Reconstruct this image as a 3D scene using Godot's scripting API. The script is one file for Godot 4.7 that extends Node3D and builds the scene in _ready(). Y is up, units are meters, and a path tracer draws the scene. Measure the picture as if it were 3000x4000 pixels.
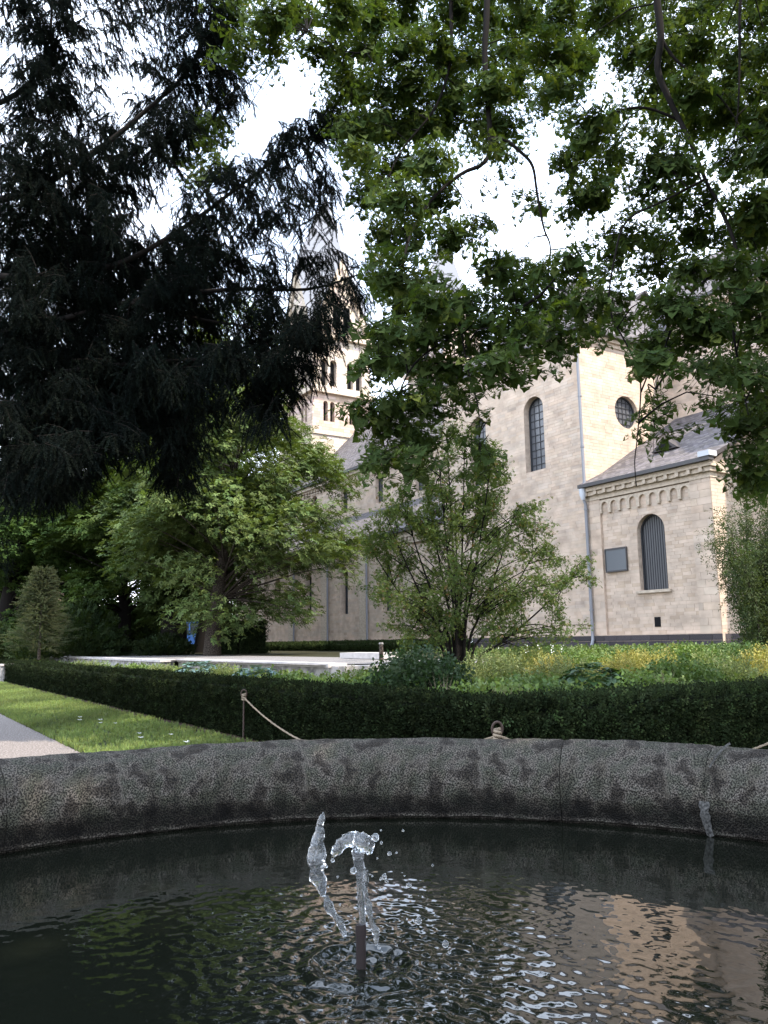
extends Node3D

# ---------------------------------------------------------------- geometry helper
class Geo:
	var v := PackedVector3Array()
	var n := PackedVector3Array()
	var c := PackedColorArray()
	var uv := PackedVector2Array()
	var col := Color.WHITE

	func tri(a: Vector3, b: Vector3, d: Vector3) -> void:
		var m := (d - a).cross(b - a).normalized()
		v.append(a); v.append(b); v.append(d)
		for i in 3:
			n.append(m); c.append(col); uv.append(Vector2.ZERO)

	func tri_uv(a: Vector3, b: Vector3, d: Vector3, ua: Vector2, ub: Vector2, ud: Vector2) -> void:
		tri(a, b, d)
		var k := uv.size()
		uv[k - 3] = ua; uv[k - 2] = ub; uv[k - 1] = ud

	func quad(a: Vector3, b: Vector3, d: Vector3, e: Vector3) -> void:
		tri(a, b, d); tri(a, d, e)

	func quad_uv(a: Vector3, b: Vector3, d: Vector3, e: Vector3, ua: Vector2, ub: Vector2, ud: Vector2, ue: Vector2) -> void:
		tri_uv(a, b, d, ua, ub, ud); tri_uv(a, d, e, ua, ud, ue)

	func vert(p: Vector3, m: Vector3, t := Vector2.ZERO) -> void:
		v.append(p); n.append(m); c.append(col); uv.append(t)

	# a box between two corners, in the axes of t; the face towards -z can be left out
	func box(t: Transform3D, lo: Vector3, hi: Vector3, back := true) -> void:
		var p: Array[Vector3] = []
		for i in 8:
			p.append(t * Vector3(hi.x if i & 1 else lo.x, hi.y if i & 2 else lo.y, hi.z if i & 4 else lo.z))
		quad(p[4], p[6], p[7], p[5])
		if back:
			quad(p[1], p[3], p[2], p[0])
		quad(p[0], p[2], p[6], p[4])
		quad(p[5], p[7], p[3], p[1])
		quad(p[6], p[2], p[3], p[7])
		quad(p[0], p[4], p[5], p[1])

	# a smooth tube along a line of points
	func tube(pts: Array, radii: Array, sides := 6, cap := true) -> void:
		var rings := []
		var side := Vector3.ZERO
		for i in pts.size():
			var dir: Vector3 = (pts[mini(i + 1, pts.size() - 1)] - pts[maxi(i - 1, 0)]).normalized()
			if side == Vector3.ZERO:
				side = dir.cross(Vector3(0.31, 0.2, 0.93)).normalized()
			side = (side - dir * side.dot(dir)).normalized()
			var up := dir.cross(side)
			var ring := []
			for k in sides + 1:
				var an := TAU * k / sides
				ring.append(side * cos(an) + up * sin(an))
			rings.append(ring)
		for i in pts.size() - 1:
			var a: Vector3 = pts[i]
			var b: Vector3 = pts[i + 1]
			var ra: float = radii[i]
			var rb: float = radii[i + 1]
			for k in sides:
				var n0: Vector3 = rings[i][k]
				var n1: Vector3 = rings[i][k + 1]
				var m0: Vector3 = rings[i + 1][k]
				var m1: Vector3 = rings[i + 1][k + 1]
				var u0 := float(k) / sides
				var u1 := float(k + 1) / sides
				vert(a + n0 * ra, n0, Vector2(u0, i)); vert(b + m0 * rb, m0, Vector2(u0, i + 1)); vert(a + n1 * ra, n1, Vector2(u1, i))
				vert(a + n1 * ra, n1, Vector2(u1, i)); vert(b + m0 * rb, m0, Vector2(u0, i + 1)); vert(b + m1 * rb, m1, Vector2(u1, i + 1))
		if cap:
			for e in [0, pts.size() - 1]:
				for k in sides:
					var q0: Vector3 = pts[e] + rings[e][k] * radii[e]
					var q1: Vector3 = pts[e] + rings[e][k + 1] * radii[e]
					if e == 0:
						tri(pts[e], q0, q1)
					else:
						tri(pts[e], q1, q0)

	# a flat outline (u, v) pushed out from o0 to o1 along the third axis of t
	func extrude(t: Transform3D, poly: PackedVector2Array, o0: float, o1: float) -> void:
		if Geometry2D.is_polygon_clockwise(poly):
			poly.reverse()
		var idx := Geometry2D.triangulate_polygon(poly)
		for i in range(0, idx.size(), 3):
			var a := poly[idx[i]]
			var b := poly[idx[i + 1]]
			var d := poly[idx[i + 2]]
			if (b - a).cross(d - a) > 0.0:
				var s := b
				b = d
				d = s
			tri(t * Vector3(a.x, a.y, o1), t * Vector3(b.x, b.y, o1), t * Vector3(d.x, d.y, o1))
			tri(t * Vector3(a.x, a.y, o0), t * Vector3(d.x, d.y, o0), t * Vector3(b.x, b.y, o0))
		for i in poly.size():
			var a := poly[i]
			var b := poly[(i + 1) % poly.size()]
			quad(t * Vector3(a.x, a.y, o0), t * Vector3(a.x, a.y, o1), t * Vector3(b.x, b.y, o1), t * Vector3(b.x, b.y, o0))

	func mesh() -> ArrayMesh:
		var m := ArrayMesh.new()
		var a := []
		a.resize(Mesh.ARRAY_MAX)
		a[Mesh.ARRAY_VERTEX] = v
		a[Mesh.ARRAY_NORMAL] = n
		a[Mesh.ARRAY_COLOR] = c
		a[Mesh.ARRAY_TEX_UV] = uv
		m.add_surface_from_arrays(Mesh.PRIMITIVE_TRIANGLES, a)
		return m


var rng := RandomNumberGenerator.new()
var taken := {}
var M := {}
var meshes := {}

# directions of the site: AL runs along the church wall towards the right, AW from the lawn towards the church
const AL := Vector3(0.5373, 0, 0.8434)
const AW := Vector3(0.8434, 0, -0.5373)


func site(a: float, s: float, h := 0.0) -> Vector3:
	return AL * a + AW * s + Vector3(0, h, 0)


func rnd(lo: float, hi: float) -> float:
	return rng.randf_range(lo, hi)


func unit() -> Vector3:
	var p := Vector3(rng.randfn(), rng.randfn(), rng.randfn())
	return p.normalized() if p.length() > 0.001 else Vector3.UP


func numbered(called: String) -> String:
	var k: int = taken.get(called, 0)
	taken[called] = k + 1
	return called if k == 0 else "%s_%03d" % [called, k]


func tag(o: Node, label: String, category: String, group := "", kind := "") -> Node:
	o.set_meta("label", label)
	if category: o.set_meta("category", category)
	if group: o.set_meta("group", group)
	if kind: o.set_meta("kind", kind)
	return o


func thing(called: String, where: Vector3, label: String, category: String, group := "") -> Node3D:
	var o := Node3D.new()
	o.name = numbered(called)
	o.position = where
	add_child(o, true)
	tag(o, label, category, group)
	return o


func obj(called: String, mesh: Mesh, mat: Material, parent: Node = self) -> MeshInstance3D:
	var o := MeshInstance3D.new()
	o.mesh = mesh
	o.material_override = mat
	if parent == self:
		o.name = numbered(called)
	else:
		o.name = called
	parent.add_child(o, true)
	return o


func struct(called: String, mesh: Mesh, mat: Material, label := "") -> MeshInstance3D:
	var o := obj(called, mesh, mat)
	o.set_meta("kind", "structure")
	if label: o.set_meta("label", label)
	return o


# many copies of one small mesh as one part
func scatter(called: String, mesh: Mesh, mat: Material, places: Array, tints: Array, parent: Node) -> MultiMeshInstance3D:
	var mm := MultiMesh.new()
	mm.transform_format = MultiMesh.TRANSFORM_3D
	mm.use_colors = true
	mm.mesh = mesh
	mm.instance_count = places.size()
	for i in places.size():
		mm.set_instance_transform(i, places[i])
		mm.set_instance_color(i, tints[i])
	var o := MultiMeshInstance3D.new()
	o.name = numbered(called) if parent == self else called
	o.multimesh = mm
	o.material_override = mat
	parent.add_child(o, true)
	o.set_meta("kind", "stuff")
	return o


func turned(z: Vector3, roll: float, size: float, at: Vector3) -> Transform3D:
	# local y along z-argument, rolled about it
	var y := z.normalized()
	var x := y.cross(Vector3(0.13, 0.99, 0.07)).normalized()
	if x.length() < 0.5:
		x = Vector3.RIGHT
	var b := Basis(x, y, x.cross(y)).rotated(y, roll)
	return Transform3D(b.scaled(Vector3.ONE * size), at)


# ---------------------------------------------------------------- materials
func noise_tex(freq: float, cols: Array, offs: Array, kind := FastNoiseLite.TYPE_SIMPLEX_SMOOTH, oct := 4, size := 512, sd := 1) -> NoiseTexture2D:
	var f := FastNoiseLite.new()
	f.noise_type = kind
	f.frequency = freq
	f.fractal_octaves = oct
	f.seed = sd
	var t := NoiseTexture2D.new()
	t.width = size
	t.height = size
	t.seamless = true
	t.noise = f
	var g := Gradient.new()
	g.offsets = PackedFloat32Array(offs)
	g.colors = PackedColorArray(cols)
	t.color_ramp = g
	return t


func grey(x: float) -> Color:
	return Color(x, x, x)


func lin(r: float, g: float, b: float) -> Color:
	return Color(r, g, b).linear_to_srgb()


func plain(called: String, color: Color, rough := 0.85, spec := 0.4) -> StandardMaterial3D:
	var m := StandardMaterial3D.new()
	m.resource_name = called
	m.albedo_color = color
	m.roughness = rough
	m.metallic_specular = spec
	M[called] = m
	return m


func leafy(called: String, back: float, rough := 0.55) -> StandardMaterial3D:
	var m := plain(called, Color.WHITE, rough, 0.35)
	m.vertex_color_use_as_albedo = true
	m.cull_mode = BaseMaterial3D.CULL_DISABLED
	m.backlight_enabled = true
	m.backlight = Color(back, back, back * 0.55)
	return m


func tri_tex(m: StandardMaterial3D, tex: Texture2D, scale: float) -> void:
	m.albedo_texture = tex
	m.uv1_triplanar = true
	m.uv1_world_triplanar = true
	m.uv1_scale = Vector3.ONE * scale


func make_materials() -> void:
	var mottled := noise_tex(0.02, [grey(0.84), grey(0.93), grey(1.0)], [0.2, 0.5, 0.8], FastNoiseLite.TYPE_SIMPLEX_SMOOTH, 5)
	var fine := noise_tex(0.09, [grey(0.5), grey(0.8), grey(1.0)], [0.15, 0.5, 0.85], FastNoiseLite.TYPE_SIMPLEX_SMOOTH, 4, 512, 5)
	var bumps := noise_tex(0.06, [grey(0.0), grey(1.0)], [0.0, 1.0], FastNoiseLite.TYPE_SIMPLEX_SMOOTH, 4, 512, 9)
	var m := plain("stone", lin(0.62, 0.485, 0.38), 0.9, 0.3)
	tri_tex(m, mottled, 0.16)
	m.vertex_color_use_as_albedo = true
	m = plain("mortar", lin(0.57, 0.445, 0.35), 0.95, 0.2)
	tri_tex(m, mottled, 0.4)
	m = plain("tower_stone", lin(0.60, 0.52, 0.44), 0.9, 0.3)
	m.albedo_texture = course_texture()
	m.uv1_triplanar = true
	m.uv1_scale = Vector3.ONE * 0.25
	m = plain("red_stone", lin(0.56, 0.44, 0.37), 0.9, 0.3)
	m.albedo_texture = course_texture(3)
	m.uv1_triplanar = true
	m.uv1_scale = Vector3.ONE * 0.3
	m = plain("trim", lin(0.56, 0.46, 0.36), 0.85, 0.3)
	tri_tex(m, mottled, 0.8)
	m = plain("basalt", lin(0.10, 0.085, 0.09), 0.8, 0.4)
	tri_tex(m, fine, 0.8)
	m.vertex_color_use_as_albedo = true
	m = plain("slate", lin(0.17, 0.15, 0.145), 0.8, 0.25)
	m.albedo_texture = slate_texture()
	m.uv1_scale = Vector3(0.5, 0.5, 1)
	m = plain("lead", lin(0.21, 0.21, 0.225), 0.5, 0.4)
	m = plain("lead_white", lin(0.45, 0.46, 0.49), 0.5, 0.5)
	m = plain("gutter", lin(0.07, 0.065, 0.065), 0.6, 0.4)
	m = plain("glass_dark", lin(0.085, 0.088, 0.098), 0.35, 0.6)
	m = plain("grille", lin(0.10, 0.098, 0.10), 0.6, 0.4)
	m = plain("lead_bar", lin(0.035, 0.036, 0.04), 0.6, 0.4)
	m = plain("void_dark", lin(0.012, 0.012, 0.013), 0.9, 0.2)
	m = plain("plaque_bronze", lin(0.13, 0.14, 0.155), 0.4, 0.6)
	m.metallic = 0.5
	# garden
	m = plain("lawn_soil", lin(0.05, 0.065, 0.022), 0.95, 0.2)
	tri_tex(m, fine, 0.7)
	m = plain("bed_soil", lin(0.035, 0.034, 0.018), 0.95, 0.2)
	tri_tex(m, mottled, 0.6)
	m = plain("soil_red", lin(0.075, 0.042, 0.03), 0.95, 0.2)
	tri_tex(m, fine, 0.9)
	m = plain("gravel", lin(0.27, 0.235, 0.215), 0.95, 0.2)
	tri_tex(m, noise_tex(0.12, [grey(0.55), grey(0.85), grey(1.0)], [0.2, 0.5, 0.75], FastNoiseLite.TYPE_CELLULAR, 3, 512, 3), 0.8)
	m = plain("paving", lin(0.50, 0.46, 0.44), 0.85, 0.3)
	tri_tex(m, mottled, 0.5)
	m = plain("terrace_gravel", lin(0.27, 0.25, 0.24), 0.95, 0.2)
	tri_tex(m, fine, 0.8)
	m = plain("concrete", lin(0.40, 0.38, 0.36), 0.9, 0.3)
	tri_tex(m, noise_tex(0.015, [grey(0.6), grey(0.9), grey(1.0)], [0.25, 0.5, 0.8], FastNoiseLite.TYPE_SIMPLEX_SMOOTH, 5, 512, 12), 0.45)
	m = plain("bark", lin(0.11, 0.09, 0.075), 0.95, 0.2)
	tri_tex(m, noise_tex(0.03, [grey(0.35), grey(0.75), grey(1.0)], [0.25, 0.5, 0.8], FastNoiseLite.TYPE_SIMPLEX_SMOOTH, 4, 512, 15), 1.3)
	m = plain("bark_dark", lin(0.014, 0.012, 0.011), 0.95, 0.2)
	m = plain("bark_pale", lin(0.16, 0.14, 0.115), 0.9, 0.2)
	tri_tex(m, fine, 1.5)
	leafy("leaf_plane", 0.9, 0.8).metallic_specular = 0.16
	leafy("leaf_lime", 0.8, 0.7).metallic_specular = 0.2
	leafy("leaf_shrub", 0.85, 0.7).metallic_specular = 0.2
	leafy("leaf_hedge", 0.2, 0.9).metallic_specular = 0.12
	leafy("needle", 0.06, 0.95).metallic_specular = 0.1
	leafy("herb", 0.7)
	leafy("grass", 0.6)
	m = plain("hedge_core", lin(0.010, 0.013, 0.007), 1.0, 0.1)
	m = plain("petal", lin(0.7, 0.7, 0.68), 0.7)
	# fountain
	m = plain("basin_stone", lin(0.170, 0.152, 0.132), 0.85, 0.3)
	m.albedo_texture = noise_tex(0.075, [grey(0.24), grey(0.50), grey(0.66), grey(0.74), grey(1.0)], [0.22, 0.36, 0.46, 0.62, 0.86], FastNoiseLite.TYPE_SIMPLEX, 6, 1024, 21)
	m.uv1_scale = Vector3(1.6, 1.6, 1)
	m.detail_enabled = true
	m.detail_blend_mode = BaseMaterial3D.BLEND_MODE_MUL
	m.detail_albedo = noise_tex(0.012, [Color(0.62, 0.60, 0.58), Color(1, 0.99, 0.97), Color(0.80, 0.83, 0.78)], [0.3, 0.5, 0.75], FastNoiseLite.TYPE_SIMPLEX_SMOOTH, 5, 512, 22)
	m.vertex_color_use_as_albedo = true
	m.heightmap_enabled = true
	m.heightmap_scale = 0.4
	m.heightmap_texture = noise_tex(0.075, [grey(0.0), grey(1.0)], [0.15, 0.85], FastNoiseLite.TYPE_SIMPLEX, 6, 1024, 21)
	m = plain("lime_deposit", lin(0.11, 0.107, 0.10), 0.75, 0.4)
	tri_tex(m, noise_tex(0.05, [grey(0.3), grey(0.75), grey(1.0)], [0.25, 0.5, 0.8], FastNoiseLite.TYPE_SIMPLEX_SMOOTH, 4, 512, 25), 4.0)
	m = plain("water", lin(0.005, 0.006, 0.004), 0.02, 0.5)
	m = plain("jet", Color(0.98, 0.99, 1.0, 0.03), 0.02, 0.6)
	m.transparency = BaseMaterial3D.TRANSPARENCY_ALPHA
	m.refraction_enabled = true
	m.refraction_scale = 0.033
	m = plain("copper", lin(0.016, 0.010, 0.009), 0.7, 0.4)
	m = plain("iron", lin(0.05, 0.032, 0.025), 0.7, 0.4)
	m = plain("rope", lin(0.24, 0.19, 0.14), 0.95, 0.2)
	# street
	m = plain("car_blue", lin(0.03, 0.09, 0.30), 0.3, 0.5)
	m = plain("car_white", lin(0.70, 0.71, 0.74), 0.3, 0.5)
	m = plain("car_dark", lin(0.012, 0.013, 0.016), 0.3, 0.5)
	m = plain("car_glass", lin(0.03, 0.04, 0.05), 0.05, 0.6)
	m = plain("tyre", lin(0.012, 0.012, 0.012), 0.9, 0.2)
	m = plain("car_lamp", lin(0.7, 0.7, 0.68), 0.2, 0.6)
	m = plain("plaster", lin(0.62, 0.42, 0.31), 0.9, 0.3)
	m = plain("roof_tile", lin(0.20, 0.075, 0.05), 0.85, 0.3)


func course_texture(sd := 2) -> ImageTexture:
	var im := Image.create(256, 256, false, Image.FORMAT_RGB8)
	var r := RandomNumberGenerator.new()
	r.seed = sd
	im.fill(grey(0.74))
	for row in 16:
		var x := -r.randi_range(0, 40)
		while x < 256:
			var w := r.randi_range(24, 48)
			var t := r.randf_range(0.82, 1.0)
			im.fill_rect(Rect2i(x, row * 16, w - 2, 14), Color(t, t * r.randf_range(0.96, 1.0), t * r.randf_range(0.92, 1.0)))
			x += w
	return ImageTexture.create_from_image(im)


func slate_texture() -> ImageTexture:
	var im := Image.create(256, 256, false, Image.FORMAT_RGB8)
	var r := RandomNumberGenerator.new()
	r.seed = 7
	im.fill(grey(0.5))
	for row in 16:
		var x := -((row % 2) * 12) - r.randi_range(0, 4)
		while x < 256:
			var t := r.randf_range(0.74, 1.0)
			im.fill_rect(Rect2i(x, row * 16, 23, 14), Color(t, t, t * r.randf_range(0.98, 1.04)))
			x += 24
	return ImageTexture.create_from_image(im)


# ---------------------------------------------------------------- church
var church: Node3D
var single_blocks := 0
var loose_blocks := Geo.new()
var block_meshes := []


func plane_front(z: float) -> Transform3D:
	return Transform3D(Basis(Vector3(1, 0, 0), Vector3(0, 1, 0), Vector3(0, 0, 1)), Vector3(0, 0, z))


func plane_side(x: float) -> Transform3D:   # looks towards +x; u runs to -z
	return Transform3D(Basis(Vector3(0, 0, -1), Vector3(0, 1, 0), Vector3(1, 0, 0)), Vector3(x, 0, 0))


func hole_half(h: Dictionary, y: float) -> float:
	var r: float = h.w / 2.0
	if h.get("round", false):
		var q: float = y - h.v
		return sqrt(r * r - q * q) if absf(q) < r else 0.0
	if y < h.sill or y > h.top:
		return 0.0
	var spring: float = h.top - r
	if y <= spring:
		return r
	return sqrt(maxf(0.0, r * r - (y - spring) * (y - spring)))


func hole_outline(h: Dictionary, grow := 0.0) -> PackedVector2Array:
	var p := PackedVector2Array()
	var r: float = h.w / 2.0 + grow
	if h.get("round", false):
		for i in 28:
			p.append(Vector2(h.u + r * cos(TAU * i / 28), h.v + r * sin(TAU * i / 28)))
		return p
	var spring: float = h.top - h.w / 2.0
	p.append(Vector2(h.u - r, h.sill))
	p.append(Vector2(h.u + r, h.sill))
	for i in 15:
		var an := PI * i / 14
		p.append(Vector2(h.u + r * cos(an), spring + r * sin(an)))
	return p


# the face of a wall with openings, their reveals, and no back
func wall_face(g: Geo, t: Transform3D, u0: float, u1: float, v0: float, v1: float, holes: Array, deep: float) -> void:
	var at := u0
	var q := func(a: float, b: float, ya: float, yb: float, yc: float, yd: float):
		g.quad(t * Vector3(a, ya, 0), t * Vector3(a, yc, 0), t * Vector3(b, yd, 0), t * Vector3(b, yb, 0))
	for h in holes:
		var r: float = h.w / 2.0
		q.call(at, h.u - r, v0, v0, v1, v1)
		var k := 16
		var spring: float = h.v if h.get("round", false) else h.top - r
		for i in k:
			var xa := -r * cos(PI * i / k)
			var xb := -r * cos(PI * (i + 1) / k)
			var ya := sqrt(maxf(0, r * r - xa * xa))
			var yb := sqrt(maxf(0, r * r - xb * xb))
			q.call(h.u + xa, h.u + xb, spring + ya, spring + yb, v1, v1)
			if h.get("round", false):
				q.call(h.u + xa, h.u + xb, v0, v0, spring - ya, spring - yb)
		if not h.get("round", false):
			q.call(h.u - r, h.u + r, v0, v0, h.sill, h.sill)
		at = h.u + r
		var line := hole_outline(h)
		for i in line.size():
			var a := line[i]
			var b := line[(i + 1) % line.size()]
			g.quad(t * Vector3(a.x, a.y, 0), t * Vector3(b.x, b.y, 0), t * Vector3(b.x, b.y, -deep), t * Vector3(a.x, a.y, -deep))
	q.call(at, u1, v0, v0, v1, v1)


# courses of stone blocks standing 12 mm proud of the mortar
func courses(t: Transform3D, u0: float, u1: float, v0: float, v1: float, holes: Array, high: float, long: float, singles := 0) -> void:
	var rows := int(round((v1 - v0) / high))
	var dh := (v1 - v0) / rows
	for row in rows:
		var ya := v0 + row * dh
		var yb := ya + dh
		var free := [[u0, u1]]
		for h in holes:
			var hw := 0.0
			for s in 5:
				hw = maxf(hw, hole_half(h, ya + dh * s / 4.0))
			if hw <= 0.0:
				continue
			var next := []
			for f in free:
				if f[1] <= h.u - hw or f[0] >= h.u + hw:
					next.append(f)
				else:
					next.append([f[0], h.u - hw])
					next.append([h.u + hw, f[1]])
			free = next
		for f in free:
			var x: float = f[0]
			while x < f[1] - 0.01:
				var w := long * rnd(0.7, 1.3)
				if x == f[0] and row % 2 == 1:
					w *= 0.55
				if f[1] - (x + w) < long * 0.45:
					w = f[1] - x
				var proud := rnd(0.006, 0.011)
				var tone := rnd(0.92, 1.04)
				var warm := rnd(-0.035, 0.035)
				if rng.randf() < 0.06:
					tone *= 0.86
				if single_blocks < singles:
					single_blocks += 1
					var o := obj("stone_block", block_meshes[rng.randi() % block_meshes.size()], M.stone, church)
					o.transform = t * Transform3D(Basis.from_scale(Vector3(w - 0.007, dh - 0.007, proud + 0.02)), Vector3(x + w / 2, (ya + yb) / 2, (proud - 0.02) / 2))
				else:
					loose_blocks.col = Color(tone * (1 + warm), tone, tone * (1 - warm))
					loose_blocks.box(t, Vector3(x + 0.0035, ya + 0.0035, -0.01), Vector3(x + w - 0.0035, yb - 0.0035, proud), false)
				x += w


func window_in(t: Transform3D, h: Dictionary, deep: float, pane_mat: Material, bars_v: int, bars_h: int, sill_out := 0.0, thin := 0.011) -> void:
	var frame := Geo.new()
	var line := hole_outline(h)
	var inner := hole_outline(h, -0.05)
	for i in line.size():
		var j := (i + 1) % line.size()
		var a := t * Vector3(line[i].x, line[i].y, -deep + 0.06)
		var b := t * Vector3(line[j].x, line[j].y, -deep + 0.06)
		var a2 := t * Vector3(inner[i].x, inner[i].y, -deep + 0.06)
		var b2 := t * Vector3(inner[j].x, inner[j].y, -deep + 0.06)
		frame.quad(a, a2, b2, b)
		var back := t.basis * Vector3(0, 0, -0.07)
		frame.quad(a2, a2 + back, b2 + back, b2)
	var w := obj("window", frame.mesh(), M.lead_bar, church)
	var g := Geo.new()
	g.extrude(t, line, -deep - 0.03, -deep)
	obj("pane", g.mesh(), pane_mat, w)
	var r: float = h.w / 2.0
	for i in bars_v:
		var x: float = -r + h.w * (i + 1) / (bars_v + 1)
		var lo: float = h.get("sill", 0.0)
		var hi: float = h.get("top", 0.0) - r + sqrt(maxf(0, r * r - x * x))
		if h.get("round", false):
			lo = h.v - sqrt(maxf(0, r * r - x * x))
			hi = h.v + sqrt(maxf(0, r * r - x * x))
		var b := Geo.new()
		b.box(t, Vector3(h.u + x - thin, lo, -deep + 0.001), Vector3(h.u + x + thin, hi, -deep + 0.022))
		obj("lead_bar", b.mesh(), M.lead_bar, w)
	var bottom: float = h.v - r if h.get("round", false) else h.sill
	var top: float = h.v + r if h.get("round", false) else h.top
	for i in bars_h:
		var y := bottom + (top - bottom) * (i + 1) / (bars_h + 1)
		var hw := hole_half(h, y)
		var b := Geo.new()
		b.box(t, Vector3(h.u - hw, y - 0.011, -deep + 0.003), Vector3(h.u + hw, y + 0.011, -deep + 0.026))
		obj("lead_bar", b.mesh(), M.lead_bar, w)
	if sill_out > 0.0:
		var s := Geo.new()
		s.box(t, Vector3(h.u - r - 0.12, h.sill - 0.09, -deep + 0.05), Vector3(h.u + r + 0.12, h.sill - 0.004, sill_out))
		obj("sill", s.mesh(), M.trim, w)


func part_box(called: String, t: Transform3D, lo: Vector3, hi: Vector3, mat: Material, parent: Node = null) -> MeshInstance3D:
	var g := Geo.new()
	g.box(t, lo, hi)
	return obj(called, g.mesh(), mat, parent if parent else church)


# a row of small round arches under the eaves; each is a part
func arch_row(t: Transform3D, u0: float, u1: float, count: int, v0: float, v1: float, out: float, keep := 0.25) -> void:
	var w := (u1 - u0) / count
	var key := "arch%.3f_%.3f_%.3f" % [w, v1 - v0, out]
	if not meshes.has(key):
		var p := PackedVector2Array()
		var r := w * 0.5 * (1.0 - keep)
		var hgt := v1 - v0
		p.append(Vector2(0, hgt)); p.append(Vector2(0, 0)); p.append(Vector2(w / 2 - r, 0))
		var spring := maxf(0.03, hgt - r - 0.07)
		for i in 9:
			var an := PI - PI * i / 8
			p.append(Vector2(w / 2 + r * cos(an), spring + r * sin(an)))
		p.append(Vector2(w / 2 + r, 0)); p.append(Vector2(w, 0)); p.append(Vector2(w, hgt))
		var g := Geo.new()
		g.extrude(Transform3D(), p, 0.0, out)
		meshes[key] = g.mesh()
	for i in count:
		var o := obj("corbel_arch", meshes[key], M.trim, church)
		o.transform = t * Transform3D(Basis.from_scale(Vector3(0.997, 1, 1)), Vector3(u0 + i * w, v0, 0.002))


func roof_slab(called: String, a: Vector3, b: Vector3, d: Vector3, e: Vector3, thick := 0.12) -> MeshInstance3D:
	# a-b along the eaves, d above b, e above a
	var g := Geo.new()
	var across := (b - a).normalized()
	var m := (e - a).cross(across).normalized()
	if m.y < 0: m = -m
	var upw := m.cross(across).normalized()
	if upw.y < 0: upw = -upw
	var f := func(p: Vector3): return Vector2((p - a).dot(across), -(p - a).dot(upw))
	g.quad_uv(a, e, d, b, f.call(a), f.call(e), f.call(d), f.call(b))
	var k := -m * thick
	g.quad(a, b, b + k, a + k); g.quad(b, d, d + k, b + k); g.quad(d, e, e + k, d + k); g.quad(e, a, a + k, e + k); g.quad(a + k, b + k, d + k, e + k)
	return obj(called, g.mesh(), M.slate, church)


func plinth(t: Transform3D, u0: float, u1: float) -> void:
	for row in 2:
		var x: float = u0
		while x < u1 - 0.02:
			var w := rnd(0.5, 0.85)
			if u1 - x - w < 0.3: w = u1 - x
			var o := obj("plinth_block", meshes.plinth[rng.randi() % 3], M.basalt, church)
			o.transform = t * Transform3D(Basis.from_scale(Vector3(w - 0.014, 0.172, 0.15)), Vector3(x + w / 2, 0.02 + row * 0.185 + 0.086, 0.045))
			x += w
	var g := Geo.new()
	g.box(t, Vector3(u0, -0.5, -0.1), Vector3(u1, 0.388, 0.10))
	obj("plinth_bed", g.mesh(), M.mortar, church)


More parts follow.
